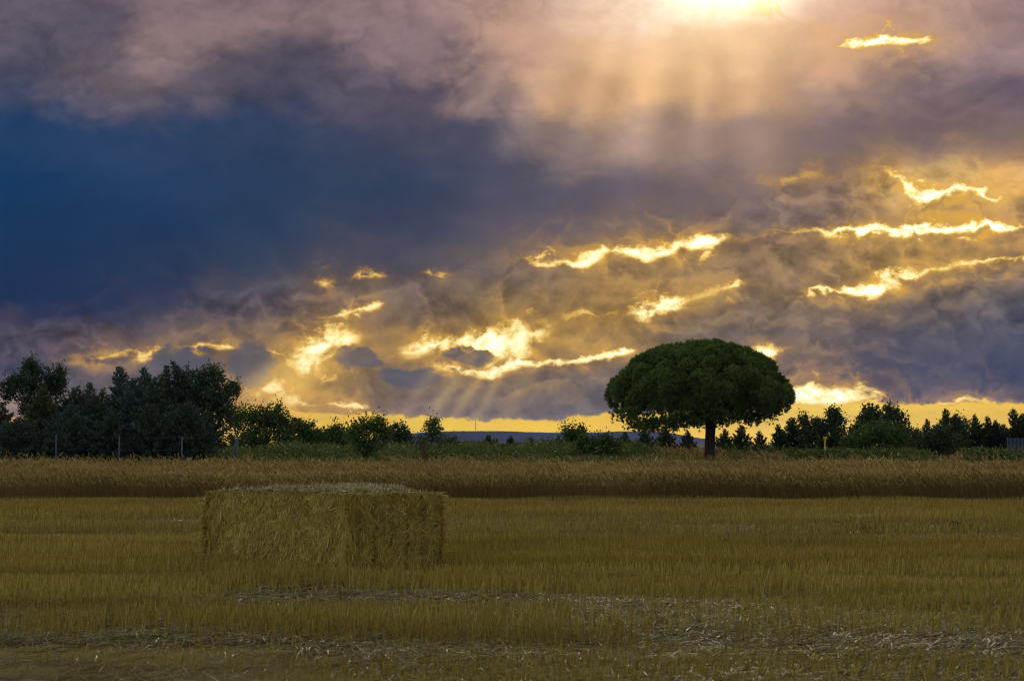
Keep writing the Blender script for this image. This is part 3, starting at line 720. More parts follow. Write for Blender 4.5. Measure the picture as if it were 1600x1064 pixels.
def stubble():
    G = Geo()
    for (n, y0, y1, wd) in ((98000, 11.5, 20, .0020), (160000, 20, 34, .0023), (155000, 34, 53.5, .0030)):
        x, y = scatter(n, y0, y1)
        # drill rows running across the view, slightly slanting
        row = .16
        y = np.round((y + .02 * x) / row) * row - .02 * x + rng.normal(0, .022, len(y))
        x = x + rng.normal(0, .01, len(x))
        # plants: several stalks from one crown
        x = np.round(x / .045) * .045 + .02 * np.sin(np.round(x / .045) * 91.7 + y * 13) + rng.normal(0, .008, len(x))
        sw = swath(x, y); pat = vnoise(x * .5 + 7, y * 1.6, 3); band = bands(x, y)
        gap = vnoise(x * 2.2, y * 3.0, 17)
        keep = (rng.random(len(x)) > sw * .86) & (rng.random(len(x)) < (.25 + .55 * pat + .45 * band)) & (gap > .20) & ~in_bale(x, y)
        x, y = x[keep], y[keep]; n = len(x); band = band[keep]
        h = (.118 + .042 * rng.random(n)) * (.42 + .78 * band) * (.85 + .3 * vnoise(x * .8, y * 1.1, 11))
        h *= np.where(in_bale(x, y, .9), .94, 1.0)                # trodden round the bales
        lean = rng.normal(0, .16, (n, 2)) + np.array([.03, 0])
        bent = rng.random(n) < .10
        lean[bent] *= 4.5; h[bent] *= .6
        z0 = gz(x, y)
        K = 3; tt = np.array([0, .55, 1.0])
        P = np.empty((n, K, 3))
        for k in range(K):
            P[:, k, 0] = x + lean[:, 0] * h * tt[k] ** 1.3; P[:, k, 1] = y + lean[:, 1] * h * tt[k] ** 1.3; P[:, k, 2] = z0 - .01 + h * tt[k]
        a = rng.uniform(-.9, .9, n)
        G.ribbons(P, np.broadcast_to((wd * rng.uniform(.7, 1.5, n))[:, None], (n, K)) * np.array([1.15, 1, .85]), np.stack([np.cos(a), np.sin(a), np.zeros(n)], 1))
        # a dry leaf blade hanging off some of the stalks
        q = rng.random(n) < .35
        b = P[q, 1]; d = unit(np.stack([rng.normal(0, 1, q.sum()), rng.normal(0, .6, q.sum()), rng.normal(.1, .5, q.sum())], 1))
        G.leaves(b, d, rng.uniform(.04, .09, q.sum()), wd * 1.3)
    tag(G.build('stubble', M['stubble']), kind='stuff', label='standing straw stubble left in rows across the harvested field', cat='stubble')

def litter():
    G = Geo()
    for (n, y0, y1, wd) in ((90000, 11.5, 21, .0023), (36000, 21, 53, .0040)):
        x, y = scatter(n * 2, y0, y1)
        sw = swath(x, y)
        keep = (rng.random(len(x)) < .14 + .38 * sw + .30 * (1 - bands(x, y)) * (y > 20) * (y < 34)) & ~in_bale(x, y, -.02)
        keep &= ~((x < -.9 - (y - 13.5) * .3) & (y < 15.4) & (rng.random(len(x)) < .84))       # bare dark earth in the near left corner
        x, y = x[keep][:n], y[keep][:n]; sw = sw[keep][:n]; n_ = len(x)
        ln = rng.uniform(.07, .26, n_); th = rng.normal(.15, .75, n_) + np.where(rng.random(n_) < .25, 1.3, 0)
        el = np.abs(rng.normal(0, .14, n_))
        d = np.stack([np.cos(th) * np.cos(el), np.sin(th) * np.cos(el), np.sin(el)], 1)
        z = gz(x, y) + .006 + sw * .05 * rng.random(n_)
        K = 3; tt = np.array([-.5, 0, .5])
        P = np.stack([x, y, z], 1)[:, None, :] + d[:, None, :] * (ln[:, None] * tt[None, :])[..., None]
        P[:, 1, 2] += .02 * rng.random(n_)
        P[..., 2] = np.maximum(P[..., 2], gz(x, y)[:, None] + .003)
        sd = unit(np.cross(d, np.stack([rng.normal(0, .5, n_), rng.normal(0, .5, n_), np.ones(n_)], 1)))
        G.ribbons(P, np.broadcast_to((wd * rng.uniform(.7, 1.6, n_))[:, None], (n_, K)), sd)
    tag(G.build('lying_straw', M['litter']), kind='stuff', label='loose pale straw lying flat in swaths on the field', cat='straw')

stubble(); litter()

# ------------------------------------------------------------------ tall dry grass
def dry_grass():
    G = Geo(); HD = Geo()
    for (n, y0, y1, wd, hh) in ((62000, 53.3, 62, .0062, .86), (70000, 62, 90, .0085, .86), (60000, 90, 128, .012, .82)):
        x, y = scatter(int(n * 1.25), y0, y1, 1.6)
        if y0 < 60: y = y + .5 * (vnoise(x * .5, y * 0, 21) - .5) + .25 * (vnoise(x * 2.1, y * 0, 22) - .5)
        pat = vnoise(x * .16, y * .16, 31)
        keep = rng.random(len(x)) < .35 + .9 * pat
        x, y = x[keep], y[keep]; pat = pat[keep]; n_ = len(x)
        h = hh * (.62 + .5 * rng.random(n_)) * (.80 + .28 * pat + .16 * vnoise(x * .55, y * .3, 33))
        tall = rng.random(n_) < .08; h[tall] *= rng.uniform(1.12, 1.36, tall.sum())
        wind = -.16 + rng.normal(0, .22, n_); wy = rng.normal(0, .2, n_)
        z0 = gz(x, y)
        K = 5; tt = np.array([0, .35, .66, .86, 1.0])
        P = np.empty((n_, K, 3))
        for k in range(K):
            b = tt[k] ** 2.1
            P[:, k, 0] = x + wind * h * b * 1.25; P[:, k, 1] = y + wy * h * b; P[:, k, 2] = z0 - .02 + h * (tt[k] - .18 * b)
        a = rng.uniform(-1.2, 1.2, n_)
        wv = (wd * rng.uniform(.6, 1.4, n_))[:, None] * np.array([.3, .36, .62, 1.7, .4])
        sd = np.stack([np.cos(a), np.sin(a), np.zeros(n_)], 1)
        G.ribbons(P[:, :4], wv[:, :4] * np.array([1, 1, 1, .7]), sd)
        hd = np.stack([P[:, 3], P[:, 3] * .45 + P[:, 4] * .55, P[:, 4]], 1)
        HD.ribbons(hd, wv[:, 3:4] * np.array([.8, 1.25, .3]), sd)
        # low tangle at the foot
        q = rng.random(n_) < .18
        b = P[q, 0] + np.array([0, 0, .03]); m = q.sum()
        d = unit(np.stack([rng.normal(0, .8, m), rng.normal(-.2, .6, m), np.abs(rng.normal(.6, .5, m))], 1))
        G.leaves(b, d, rng.uniform(.2, .5, m), wd * 1.1)
    dg = G.build('dry_grass', M['drygrass']); HD.build('seed_heads', M['seedhead'], dg)
    tag(dg, kind='stuff', label='wide band of tall brown dry grass behind the stubble field', cat='dry grass')
dry_grass()

def weeds_patch(G, x, y, z, n, rad, hgt, lsz, lw):
    p = np.stack([x + rng.normal(0, rad, n), y + rng.normal(0, rad, n), z + np.abs(rng.random(n)) ** .8 * hgt], 1)
    d = unit(rng.normal(0, 1, (n, 3)) + np.array([-.1, 0, .5]))
    G.leaves(p, d, rng.uniform(.7, 1.4, n) * lsz, lw)

def undergrowth():
    G = Geo()
    for k in range(420):
        px = rng.uniform(330, 1010); Y = rng.uniform(96, 112)
        top = (698 if px < 640 else 694.5) + 3 * math.sin(px * .05) + rng.normal(0, 3.5) + (4 if px < 420 else 0)
        x, _, zt = at(px, top, Y); z0 = float(gz(x, Y))
        weeds_patch(G, x, Y, z0 + .25, 60, .33, max(.3, zt - z0 - .25), .16, .032)
    for k in range(120):                                     # a few green tongues into the grass
        px = rng.choice([915, 1000, 1060, 420, 560]) + rng.normal(0, 40); Y = rng.uniform(84, 96)
        x = at(px, 700, Y)[0]; z0 = float(gz(x, Y)); weeds_patch(G, x, Y, z0 + .3, 40, .3, .5, .15, .025)
    tag(G.build('undergrowth', M['greenweed']), kind='stuff', label='green weedy undergrowth along the back of the dry grass', cat='undergrowth')
    G = Geo()
    for k in range(150):
        px = 1150 + (k + rng.random()) * 3.0
        if px > 1600: continue
        gap = vnoise(np.array([px * .03]), np.array([.5]), 41)[0]
        if gap < .47: continue
        top = 705.5 - 4 * gap + rng.normal(0, 1.6)
        Y = 88 + rng.normal(0, .5)
        x, _, zt = at(px, top, Y); z0 = float(gz(x, Y))
        weeds_patch(G, x, Y, z0 + .3, 44, .15, max(.3, zt - z0 - .3), .14, .036)
    for k in range(9):
        px = rng.uniform(1110, 1420); Y = 111 + rng.normal(0, 1)
        x, _, zt = at(px, 695, Y); z0 = float(gz(x, Y)); weeds_patch(G, x, Y, z0 + .4, 30, .3, max(.2, zt - z0 - .4), .16, .035)
    tag(G.build('vine_foliage', M['vine']), kind='stuff', label='low row of bright green leafy vines in the grass right of the pine', cat='vines')
undergrowth()

# ------------------------------------------------------------------ trees
def trunk_geo(H, r0, r1, lean=(0, 0), n=8, wig=.03):
    k = 9; z = np.linspace(-.15, H, k)
    p = np.stack([lean[0] * z / max(H, .1) + wig * np.sin(z * 2.1 + lean[0]), lean[1] * z / max(H, .1) + wig * np.cos(z * 1.7), z], 1); p[0, :2] = p[1, :2]
    rr = np.linspace(r0, r1, k); rr[0] *= 1.35; rr[1] *= 1.1
    return p, rr

def conifer(name, px, ptop, half, Y, label, mat='cypress', group=None, dens=1.0, up=38, bend=0, base=None, tops=1, leaf=.2, spike=1.0, cat='tree'):
    x, _, zt = at(px, ptop, Y); z0 = float(gz(x, Y)); H = zt - z0; R = half * Y / F
    t = empty(name, (x, Y, z0), label, cat, group)
    G = Geo(); T = Geo(); tr = []
    for q in range(tops):
        off = 0 if tops == 1 else (q - (tops - 1) / 2) * R * .45
        Hq = H * (1 - .09 * q)
        p, rr = trunk_geo(Hq, .05 + .02 * H, .012, (off, 0), 7, .04)
        if bend and q == 0: p[-1, 0] += bend * .6; p[-2, 0] += bend * .25; p[-1, 2] -= abs(bend) * .25
        T.tube(p, rr, 7); tr.append((p, Hq))
        nb = int(Hq * 34 * dens)
        for b in range(nb):
            f = (b + rng.random()) / nb; f = .04 + .94 * f ** 1.0
            z = f * Hq; o = np.array([np.interp(z, p[:, 2], p[:, k]) for k in range(2)] + [z])
            prof = (min(1, .6 + f * 2.0) if f < .2 else 1) * (1 - f) ** .92 + .035
            ln = R * prof * (rng.uniform(.6, 1.15) if rng.random() < .75 else rng.uniform(1.1, 1.5)) * (1 if tops == 1 else .85)
            phi = b * 2.39996 + rng.normal(0, .3)
            tl = radians(up * (.55 + .6 * f) + rng.normal(0, 8))
            d = np.array([cos(phi) * cos(tl), sin(phi) * cos(tl), sin(tl)])
            n = max(4, int(85 * dens * ln))
            s = rng.uniform(.15, 1, n) ** .75
            C = o + d * (s * ln)[:, None] + np.array([0, 0, 1]) * (.10 * ln * s ** 2)[:, None] + rng.normal(0, 1, (n, 3)) * (.10 * ln * (1.05 - s) + .012)[:, None]
            dd = unit(d * 1.1 * spike + rng.normal(0, .55, (n, 3)) + np.array([0, 0, .15]))
            G.leaves(C, dd, rng.uniform(.6, 1.3, n) * leaf * (.38 + .62 * min(1, prof * 1.3)), .032 * leaf / .2 * (.5 + .5 * min(1, prof * 1.3)))
        # leader
        n = 26; s = rng.random(n); C = p[-1] - np.array([0, 0, 1]) * (s * .4)[:, None]
        G.leaves(C, unit(rng.normal(0, .35, (n, 3)) + np.array([0, 0, 1.0])), leaf * .6 * (.3 + .7 * s), .010)
    T.build('trunk', M['bark'], t); G.build('crown', M[mat], t)
    return t

def broadleaf(name, px, Y, label, lobes, mat='leaf', group=None, leaf=.13, dens=1.0, trunk_r=.09, cat='tree', stems=1, lowfill=0.0):
    """lobes: (px, py, rx px, ry px[, fill]) ellipses of foliage in the picture, given depth here"""
    x, _, _ = at(px, 690, Y); z0 = float(gz(x, Y))
    t = empty(name, (x, Y, z0), label, cat, group)
    G = Geo(); T = Geo(); sc_ = Y / F
    L3 = []
    for l in lobes:
        lx, _, lz = at(l[0], l[1], Y); rx, rz = l[2] * sc_, l[3] * sc_
        L3.append((np.array([lx - x, rng.uniform(-.35, .35) * rx, lz - z0]), rx, rz, l[4] if len(l) > 4 else 1.0))
    low = min(c[2] - rz for c, rx, rz, _ in L3)
    for s in range(stems):
        hx = 0 if stems == 1 else rng.uniform(-.3, .3)
        p, rr = trunk_geo(max(.5, low + .35), trunk_r, trunk_r * .7, (hx, rng.uniform(-.1, .1)), 7)
        T.tube(p, rr, 7)
        for c, rx, rz, fl in L3[s::stems]:
            e = p[-1]
            for q in range(4):
                tip = c + rng.normal(0, .42, 3) * np.array([rx, rx, rz])
                mid = (e + tip) / 2 + rng.normal(0, .08, 3)
                T.tube([e, mid, tip], [trunk_r * .5, trunk_r * .3, .01], 5)
    for c, rx, rz, fl in L3:
        ry = (rx + rz) / 2
        # leaf sprays: small clumps so the crown has holes and knots
        nc = int(9 + 30 * fl * dens * (rx * rz) ** .75)
        u = unit(rng.normal(0, 1, (nc, 3))) * (rng.random(nc) ** (1 / 2.4))[:, None]
        CC = c + u * np.array([rx, ry, rz])
        for k in range(nc):
            m = int(34 * dens)
            cr = rng.uniform(.10, .22)
            P = CC[k] + rng.normal(0, 1, (m, 3)) * cr * np.array([.8, .8, 1])
            d = unit(rng.normal(0, 1, (m, 3)) + u[k] * .5 + np.array([0, 0, .35]))
            G.leaves(P, d, rng.uniform(.65, 1.35, m) * leaf, .30 * leaf)
        # twigs reaching past the outline
        nt = int(6 + 7 * rx)
        for k in range(nt):
            w_ = unit(rng.normal(0, 1, 3) + np.array([0, 0, .6])); s0 = c + w_ * np.array([rx, ry, rz]) * .8; s1 = c + w_ * np.array([rx, ry, rz]) * rng.uniform(1.02, 1.12)
            T.tube([c + w_ * np.array([rx, ry, rz]) * .3, s0, s1], [.012, .009, .004], 4, False)
            m = int(10 * dens) + 3; s = rng.random(m)[:, None]
            G.leaves(s0 + (s1 - s0) * s + rng.normal(0, .02, (m, 3)), unit(w_ + rng.normal(0, .6, (m, 3))), leaf * .8, .24 * leaf)
    T.build('trunk' if stems == 1 else 'stems', M['bark'], t); G.build('crown', M[mat], t)
    return t

# ---- the umbrella pine
def umbrella_pine():
    Y = 100.0; s = Y / F
    x0, _, _ = at(1109, 700, Y); z0 = float(gz(x0, Y))
    t = empty('umbrella_pine', (x0, Y, z0), 'big umbrella pine with a broad domed green crown on one bare dark trunk', 'tree')
    def loc(px, py):
        a = at(px, py, Y); return a[0] - x0, a[2] - z0
    # outline of the crown: upper and lower edge (photo pixels)
    UP = [(950, 606), (955, 595), (962, 583), (970, 574), (982, 562), (996, 552), (1012, 543), (1030, 538), (1050, 534), (1075, 529), (1100, 527), (1125, 529), (1145, 532), (1165, 538), (1185, 547), (1202, 558), (1217, 572), (1228, 588), (1236, 602), (1241, 615)]
    DN = [(950, 606), (953, 634), (960, 655), (974, 668), (995, 675), (1020, 675), (1050, 666), (1080, 655), (1109, 648), (1140, 657), (1170, 665), (1195, 661), (1215, 652), (1230, 642), (1238, 630), (1241, 615)]
    up = np.array([loc(*p) for p in UP]); dn = np.array([loc(*p) for p in DN])
    xl, xr = up[0, 0], up[-1, 0]; xc = (xl + xr) / 2; hw = (xr - xl) / 2
    zmid = (up[0, 1] + up[-1, 1]) / 2
    def top_z(fr): return np.interp(fr * hw + xc, up[:, 0], up[:, 1])
    def bot_z(fr): return np.interp(fr * hw + xc, dn[:, 0], dn[:, 1])
    # surface of revolution blended from the left and the right profile
    def surf(rad, phi, which):
        w = .5 + .5 * np.cos(phi)
        fnc = top_z if which else bot_z
        return fnc(rad) * w + fnc(-rad) * (1 - w)
    G = Geo()
    def puff(c, nrm, R, nt, spread, needle=.175, nn=12):
        u = unit(rng.normal(0, 1, (nt, 3)) + nrm * spread)
        tc_ = c + u * R * rng.uniform(.72, 1.08, nt)[:, None]
        u2 = unit(u + np.array([0, 0, .75]))
        C = np.repeat(tc_, nn, 0); U = np.repeat(u2, nn, 0)
        d = unit(U + rng.normal(0, .42, C.shape))
        G.leaves(C - d * .03, d, needle * rng.uniform(.75, 1.25, len(C)), .0165)
    limbs_t = []
    npf = 150
    for k in range(npf):                                     # dome: separate rounded pads of needles
        r_ = math.sqrt((k + .5) / npf); phi = k * 2.39996 + rng.normal(0, .22)
        rr = min(.95, max(0, r_ + rng.normal(0, .035)))
        R = rng.uniform(.28, .60) * (.9 + .25 * (1 - rr))
        z = surf(rr, phi, 1)
        inset = R * 1.12 + .05 + abs(rng.normal(0, .14))
        pos = np.array([xc + rr * (hw - .24) * cos(phi), rr * (hw - .24) * sin(phi), z - inset])
        nrm = unit(np.array([pos[0] - xc, pos[1], (pos[2] - zmid) * 1.7 + .2]))
        puff(pos, nrm, R, int(88 * R * R / .16) + 16, .95)
        limbs_t.append(pos)
    npf = 105
    for k in range(npf):                                     # flank and shoulder
        phi = k * 2.39996 * 1.3 + rng.normal(0, .25); f = rng.random() ** .8
        rr = .97 - .10 * rng.random() * f
        zt_, zb_ = surf(rr, phi, 1), surf(rr * .97, phi, 0)
        z = zt_ + (zb_ - zt_) * (f * .80 + .02)
        R = rng.uniform(.26, .48) * (1 - .35 * f)
        ins = R * 1.02 + .16 + .10 * f + abs(rng.normal(0, .12))
        pos = np.array([xc + (rr * hw - ins) * cos(phi), (rr * hw - ins) * sin(phi), z])
        nrm = unit(np.array([cos(phi), sin(phi), .45 - .2 * f]))
        puff(pos, nrm, R, int(88 * R * R / .16) + 14, .95)
        limbs_t.append(pos)
    for k in range(230):                                     # inner body so the dome is closed
        r_ = math.sqrt(rng.random()) * .80; phi = rng.uniform(0, 6.283)
        zt_, zb_ = surf(r_, phi, 1), surf(r_, phi, 0)
        f = rng.uniform(.32, .74)
        pos = np.array([xc + r_ * hw * cos(phi), r_ * hw * sin(phi), zt_ + (zb_ - zt_) * f])
        puff(pos, np.array([0, -.3, .6]), rng.uniform(.3, .5), 20, .5)
    for k in range(300):                                     # ragged underside, open
        r_ = math.sqrt(rng.uniform(.06, .93)); phi = rng.uniform(0, 6.283)
        zb_ = surf(r_, phi, 0)
        pos = np.array([xc + r_ * hw * cos(phi), r_ * hw * sin(phi), zb_ + rng.uniform(.05, .42)])
        puff(pos, np.array([0, 0, .5]), rng.uniform(.12, .26), 9, .6, .17, 9)
    T = Geo()
    fork = np.array([loc(1111, 650)[0], 0, loc(1111, 650)[1]])
    tp = [(loc(1109, 716)[0], 0, -.3), (loc(1109, 714)[0], 0, .15), (loc(1109, 700)[0], .02, loc(1109, 700)[1]), (loc(1110, 676)[0], .03, loc(1110, 676)[1]), tuple(fork), (fork[0] + .1, 0, fork[2] + .9)]
    T.tube(tp, [.32, .26, .225, .215, .25, .14], 12)
    T.build('trunk', M['bark'], t)
    B = Geo()
    lt = [p for p in limbs_t]
    main = []
    for k in range(13):
        phi = k * 2.39996; el = rng.uniform(.25, .7)
        e = fork + np.array([cos(phi) * 1.9, sin(phi) * 1.9, .45 + 1.5 * el]); m = fork + np.array([cos(phi) * .7, sin(phi) * .7, .25 + .6 * el])
        B.tube([fork - np.array([0, 0, .1]), m, e], [.11, .085, .05], 6); main.append((m, e))
    for p in lt[::2]:
        m, e = min(main, key=lambda q: np.linalg.norm(q[1] - p))
        mid = (e + p) / 2 + np.array([0, 0, -.12]) + rng.normal(0, .06, 3)
        B.tube([e, mid, p], [.045, .03, .012], 5)
    for k in range(26):                                      # thin low limbs seen against the light
        phi = rng.uniform(0, 6.283); r_ = rng.uniform(.45, .9)
        p = np.array([xc + r_ * hw * cos(phi), r_ * hw * sin(phi), surf(r_, phi, 0) + .25])
        B.tube([fork, (fork + p) / 2 + np.array([0, 0, .18]), p], [.05, .035, .012], 5)
    B.build('branches', M['bark'], t)
    G.build('crown', M['pine'], t)
umbrella_pine()

# ---- left wood
GL = 'dark trees of the left wood behind the wire fence'
broadleaf('broadleaf_tree', 58, 107, 'tall broadleaf tree rising with a ragged top above the left end of the wood', [(50, 612, 34, 32, 1.2), (78, 600, 20, 26, 1.2), (50, 588, 15, 20, 1.3), (25, 602, 20, 14, 1.2), (92, 590, 9, 18, 1.2), (62, 640, 36, 30), (46, 572, 6, 7, 1.5), (10, 612, 14, 12, .9)], 'leaf', GL, .13, 1.2)
CY = [  # px, top, half, Y, material, bend, label
    (-46, 598, 40, 103, 'cypress', 0, 'dark cypress at the very left edge, half out of the picture'),
    (4, 628, 30, 100, 'cypressolive', 0, 'olive green cypress in front of the broadleaf tree, close to the left edge'),
    (66, 606, 36, 100, 'cypressolive', 0, 'yellowish green cypress below the ragged broadleaf top'),
    (104, 622, 28, 101, 'cypressteal', 0, 'small blue green cypress just right of the ragged broadleaf tree'),
    (139, 597, 26, 104, 'cypress', 0, 'thin topped dark cypress with a bare needle leader, in the dip of the wood'),
    (160, 606, 26, 102, 'cypressolive', 0, 'short olive cypress left of the tall teal one'),
    (189, 571, 36, 102, 'cypressteal', -.18, 'tall teal cypress with a leaning forked tip near the middle of the wood'),
    (226, 573, 36, 101.5, 'cypressteal', -.1, 'teal cypress with an upright tip right of the leaning one'),
    (257, 570, 34, 103, 'cypress', .15, 'dark green cypress between the teal pair and the hooked one'),
    (279, 562, 32, 104, 'cypress', -.42, 'tallest cypress with a tip hooked over to the left'),
    (122, 648, 40, 98, 'cypress', 0, 'low dark cypress filling the front of the wood behind the first fence post'),
    (32, 652, 44, 98, 'cypress', 0, 'low dark cypress behind the fence left of the first fence post'),
    (176, 645, 42, 98, 'cypress', 0, 'low dark cypress behind the second fence post'),
    (236, 632, 46, 98, 'cypress', 0, 'broad dark cypress at the front between second and third fence posts'),
    (118, 605, 44, 101, 'cypress', 0, 'full dark cypress closing the dip right of the ragged broadleaf tree'),
    (207, 590, 38, 100.5, 'cypressteal', 0, 'bushy teal cypress filling the dip between the two tall teal tips'),
    (242, 588, 38, 100, 'cypress', 0, 'bushy dark cypress low between the teal tip and the hooked one'),
    (148, 616, 40, 100, 'cypress', 0, 'bushy dark cypress under the thin topped one'),
    (112, 632, 40, 99, 'cypressteal', 0, 'low bushy teal cypress between first and second fence posts'),
    (295, 628, 44, 98.5, 'cypress', 0, 'broad dark cypress behind the third fence post'),
]
for (px, tp, hf, Y, mt, bd, lab) in CY:
    conifer('cypress_tree', px, tp, hf * 1.4, Y, lab, mt, GL, 1.5, 30, bd, leaf=.18)
broadleaf('broadleaf_tree', 322, 104, 'round airy broadleaf tree at the right end of the wood, sky showing through', [(322, 612, 36, 36, 1.3), (300, 600, 26, 24, 1.2), (345, 622, 28, 30, .8), (330, 590, 22, 16, 1.0), (364, 612, 11, 15, .7), (320, 650, 40, 40, 1.2), (350, 655, 22, 26, .5), (318, 690, 42, 26, 1.0), (295, 650, 28, 36, 1.2)], 'leaf', GL, .12, 1.15)

# ---- middle
GM = 'bushes and small trees behind the dry grass in the middle'
broadleaf('broadleaf_tree', 410, 112, 'rounded leafy tree with loose top, first right of the dark wood', [(410, 660, 42, 24, 1.3), (425, 648, 26, 16, 1.1), (392, 650, 24, 14, .9), (372, 660, 14, 18, .6), (410, 690, 50, 20, 1.4), (440, 672, 20, 20, 1.2), (375, 694, 24, 16, 1.4), (445, 694, 24, 14, 1.4)], 'bushleaf', GM, .13, 1.15)
broadleaf('round_bush', 470, 114, 'low dense dark tree leaning down to the right of the rounded leafy tree', [(468, 672, 24, 18, 1.5), (482, 682, 20, 16, 1.4), (495, 690, 18, 12, 1.4), (468, 694, 26, 14, 1.5)], 'bushleaf', GM, .13, 1.2, cat='bush')
broadleaf('round_bush', 520, 116, 'flat low bush in the hedge left of the upright twiggy bush', [(512, 686, 22, 13, 1.4), (535, 684, 18, 14, 1.4), (524, 674, 8, 7, 1.0), (520, 697, 30, 10, 1.5), (545, 694, 20, 12, 1.4)], 'bushleaf', GM, .13, 1.2, cat='bush')
broadleaf('twiggy_bush', 575, 93, 'upright twiggy bush standing forward in the dry grass with bare stems at its foot', [(574, 684, 28, 22, 1.3), (565, 668, 17, 12, .9), (585, 666, 16, 10, .8), (594, 662, 5, 9, .8), (552, 676, 9, 8, .7), (602, 682, 10, 12, .8), (574, 698, 24, 12, 1.1)], 'bushleaf', GM, .11, 1.05, .04, 'bush', 4)
broadleaf('round_bush', 622, 124, 'round bluish bush with an airy top, left end of the distant hill', [(622, 676, 19, 13, 1.2), (612, 682, 16, 12, 1.2), (634, 686, 14, 10, 1.1), (622, 695, 26, 9, 1.4)], 'leaf', GM, .13, 1.1, cat='bush')
broadleaf('slender_sapling', 674, 102, 'slender sapling with a sparse see-through crown in front of the hill', [(672, 666, 9, 8, .55), (679, 661, 6, 6, .5), (684, 671, 9, 3, .4), (675, 685, 20, 14, .6), (700, 690, 18, 10, .5), (655, 690, 12, 10, .7)], 'bushleaf', GM, .10, .8, .035)
broadleaf('fan_bush', 899, 112, 'fan shaped bush rising against the yellow sky just right of the pylon', [(899, 680, 19, 9, 1.2), (890, 676, 10, 7, .8), (907, 675, 10, 7, .8), (899, 690, 16, 8, 1.2)], 'bushleaf', GM, .11, 1.1, .04, 'bush', 4)
broadleaf('round_bush', 935, 98, 'low round dark green bush in the grass between the pylon and the pine', [(935, 694, 30, 10, 1.6), (915, 697, 16, 8, 1.4), (955, 697, 16, 8, 1.4)], 'vine', GM, .13, 1.3, .04, 'bush', 3)
SM = [(705, 683, 13, 'small young conifer in front of the hill, right of the sapling'), (725, 690, 10, 'tiny conifer left of the mast, lowest of the hill row'), (762, 681, 17, 'wide young conifer below the mast with spreading shoots'), (797, 682, 14, 'young conifer between mast and pylon, nearer the mast'),
      (828, 684, 11, 'small young conifer halfway between mast and pylon'), (848, 688, 8, 'tiny pointed conifer just left of the pylon'), (872, 681, 12, 'small dark conifer below the lattice pylon'), (976, 676, 14, 'young conifer left of the pine crown, behind the round green bush'), (1006, 674, 17, 'dark young conifer under the left rim of the pine crown'), (948, 683, 9, 'small conifer peeping over the low round bush')]
for (px, tp, hf, lab) in SM:
    conifer('young_conifer', px, tp, hf * 1.35, 114 + rng.uniform(-3, 3), lab, 'darkconifer', 'young conifers in front of the distant hill', 1.5, 46, leaf=.15)

# reddish dead stalk beside the sapling
def dead_weed():
    Y = 86; x, _, zt = at(663, 686, Y); z0 = float(gz(x, Y)); t = empty('dead_weed', (x, Y, z0), 'rusty red dead weed stalk in the dry grass below the sapling', 'weed')
    T = Geo(); G = Geo(); h = zt - z0
    T.tube([(0, 0, -.05), (.01, 0, h * .5), (-.02, 0, h)], [.014, .011, .005], 5)
    n = 320; f = rng.random(n); C = np.stack([rng.normal(0, .10, n) * (1.1 - f * .7), rng.normal(0, .1, n) * (1.1 - f * .7), .2 + f * (h - .2)], 1)
    G.leaves(C, unit(rng.normal(0, .6, (n, 3)) + np.array([0, 0, .5])), .09, .018)
    T.build('stem', M['bark'], t); G.build('leaves', M['redplant'], t)
dead_weed()

# ---- right
GR = 'trees and bushes along the right horizon'
R_ = [  # px, top, half, Y, kind, mat, label
    (1040, 666, 20, 118, 'darkconifer', 1, 'dark small conifer under the pine crown, left of its trunk'),
    (1074, 672, 16, 120, 'darkconifer', 1, 'low conifer just left of the pine trunk, seen under the crown'),
    (1132, 670, 18, 118, 'darkconifer', 1, 'low conifer just right of the pine trunk, seen under the crown'),
    (1158, 664, 20, 119, 'darkconifer', 1, 'dark conifer under the right half of the pine crown'),
    (1186, 674, 16, 117, 'darkconifer', 1, 'small dark conifer at the right rim of the pine shade'),
    (1216, 663, 18, 118, 'darkconifer', 1, 'small pointed conifer first clear of the pine crown on its right'),
    (1239, 653, 30, 119, 'darkconifer', 1, 'broad dark conifer with a thin leader, second right of the pine crown'),
    (1449, 655, 18, 118, 'darkconifer', 1, 'pointed conifer with splayed shoots behind the dark bush, right part'),
    (1432, 668, 12, 121, 'darkconifer', 1, 'low scrubby conifer right of the wide double topped pine'),
    (1486, 639, 34, 116, 'darkconifer', 2, 'tall twin tipped conifer behind the dark bush'),
    (1524, 648, 24, 117, 'darkconifer', 1, 'upright conifer right of the twin tipped one'),
    (1556, 651, 28, 117, 'darkconifer', 3, 'bushy conifer with several short tips, second from the right edge'),
    (1592, 639, 32, 116, 'darkconifer', 2, 'tall dark conifer at the right edge behind the blue sheet fence'),
    (1640, 642, 34, 117, 'darkconifer', 1, 'conifer just cut off by the right edge of the picture'),
]
for (px, tp, hf, Y, mt, tops, lab) in R_:
    conifer('conifer_tree', px, tp, hf * 1.12, Y, lab, mt, GR, 1.7, 46, 0, tops=tops, leaf=.135, spike=1.9)
broadleaf('stone_pine', 1268, 118, 'thin loose pine with a single raised tip, left of the yellow marker post', [(1268, 668, 12, 10, .9), (1262, 678, 14, 10, 1.1), (1256, 656, 5, 6, 1.2), (1276, 664, 6, 8, .9), (1266, 690, 22, 10, 1.5)], 'darkconifer', GR, .14, 1.0, .05)
broadleaf('stone_pine', 1303, 118, 'egg shaped young pine with a clear round top right above the yellow post', [(1304, 664, 17, 16, 1.2), (1303, 648, 9, 10, 1.3), (1306, 680, 20, 14, 1.2), (1284, 672, 8, 12, .8), (1304, 694, 24, 8, 1.6)], 'darkconifer', GR, .14, 1.15, .06)
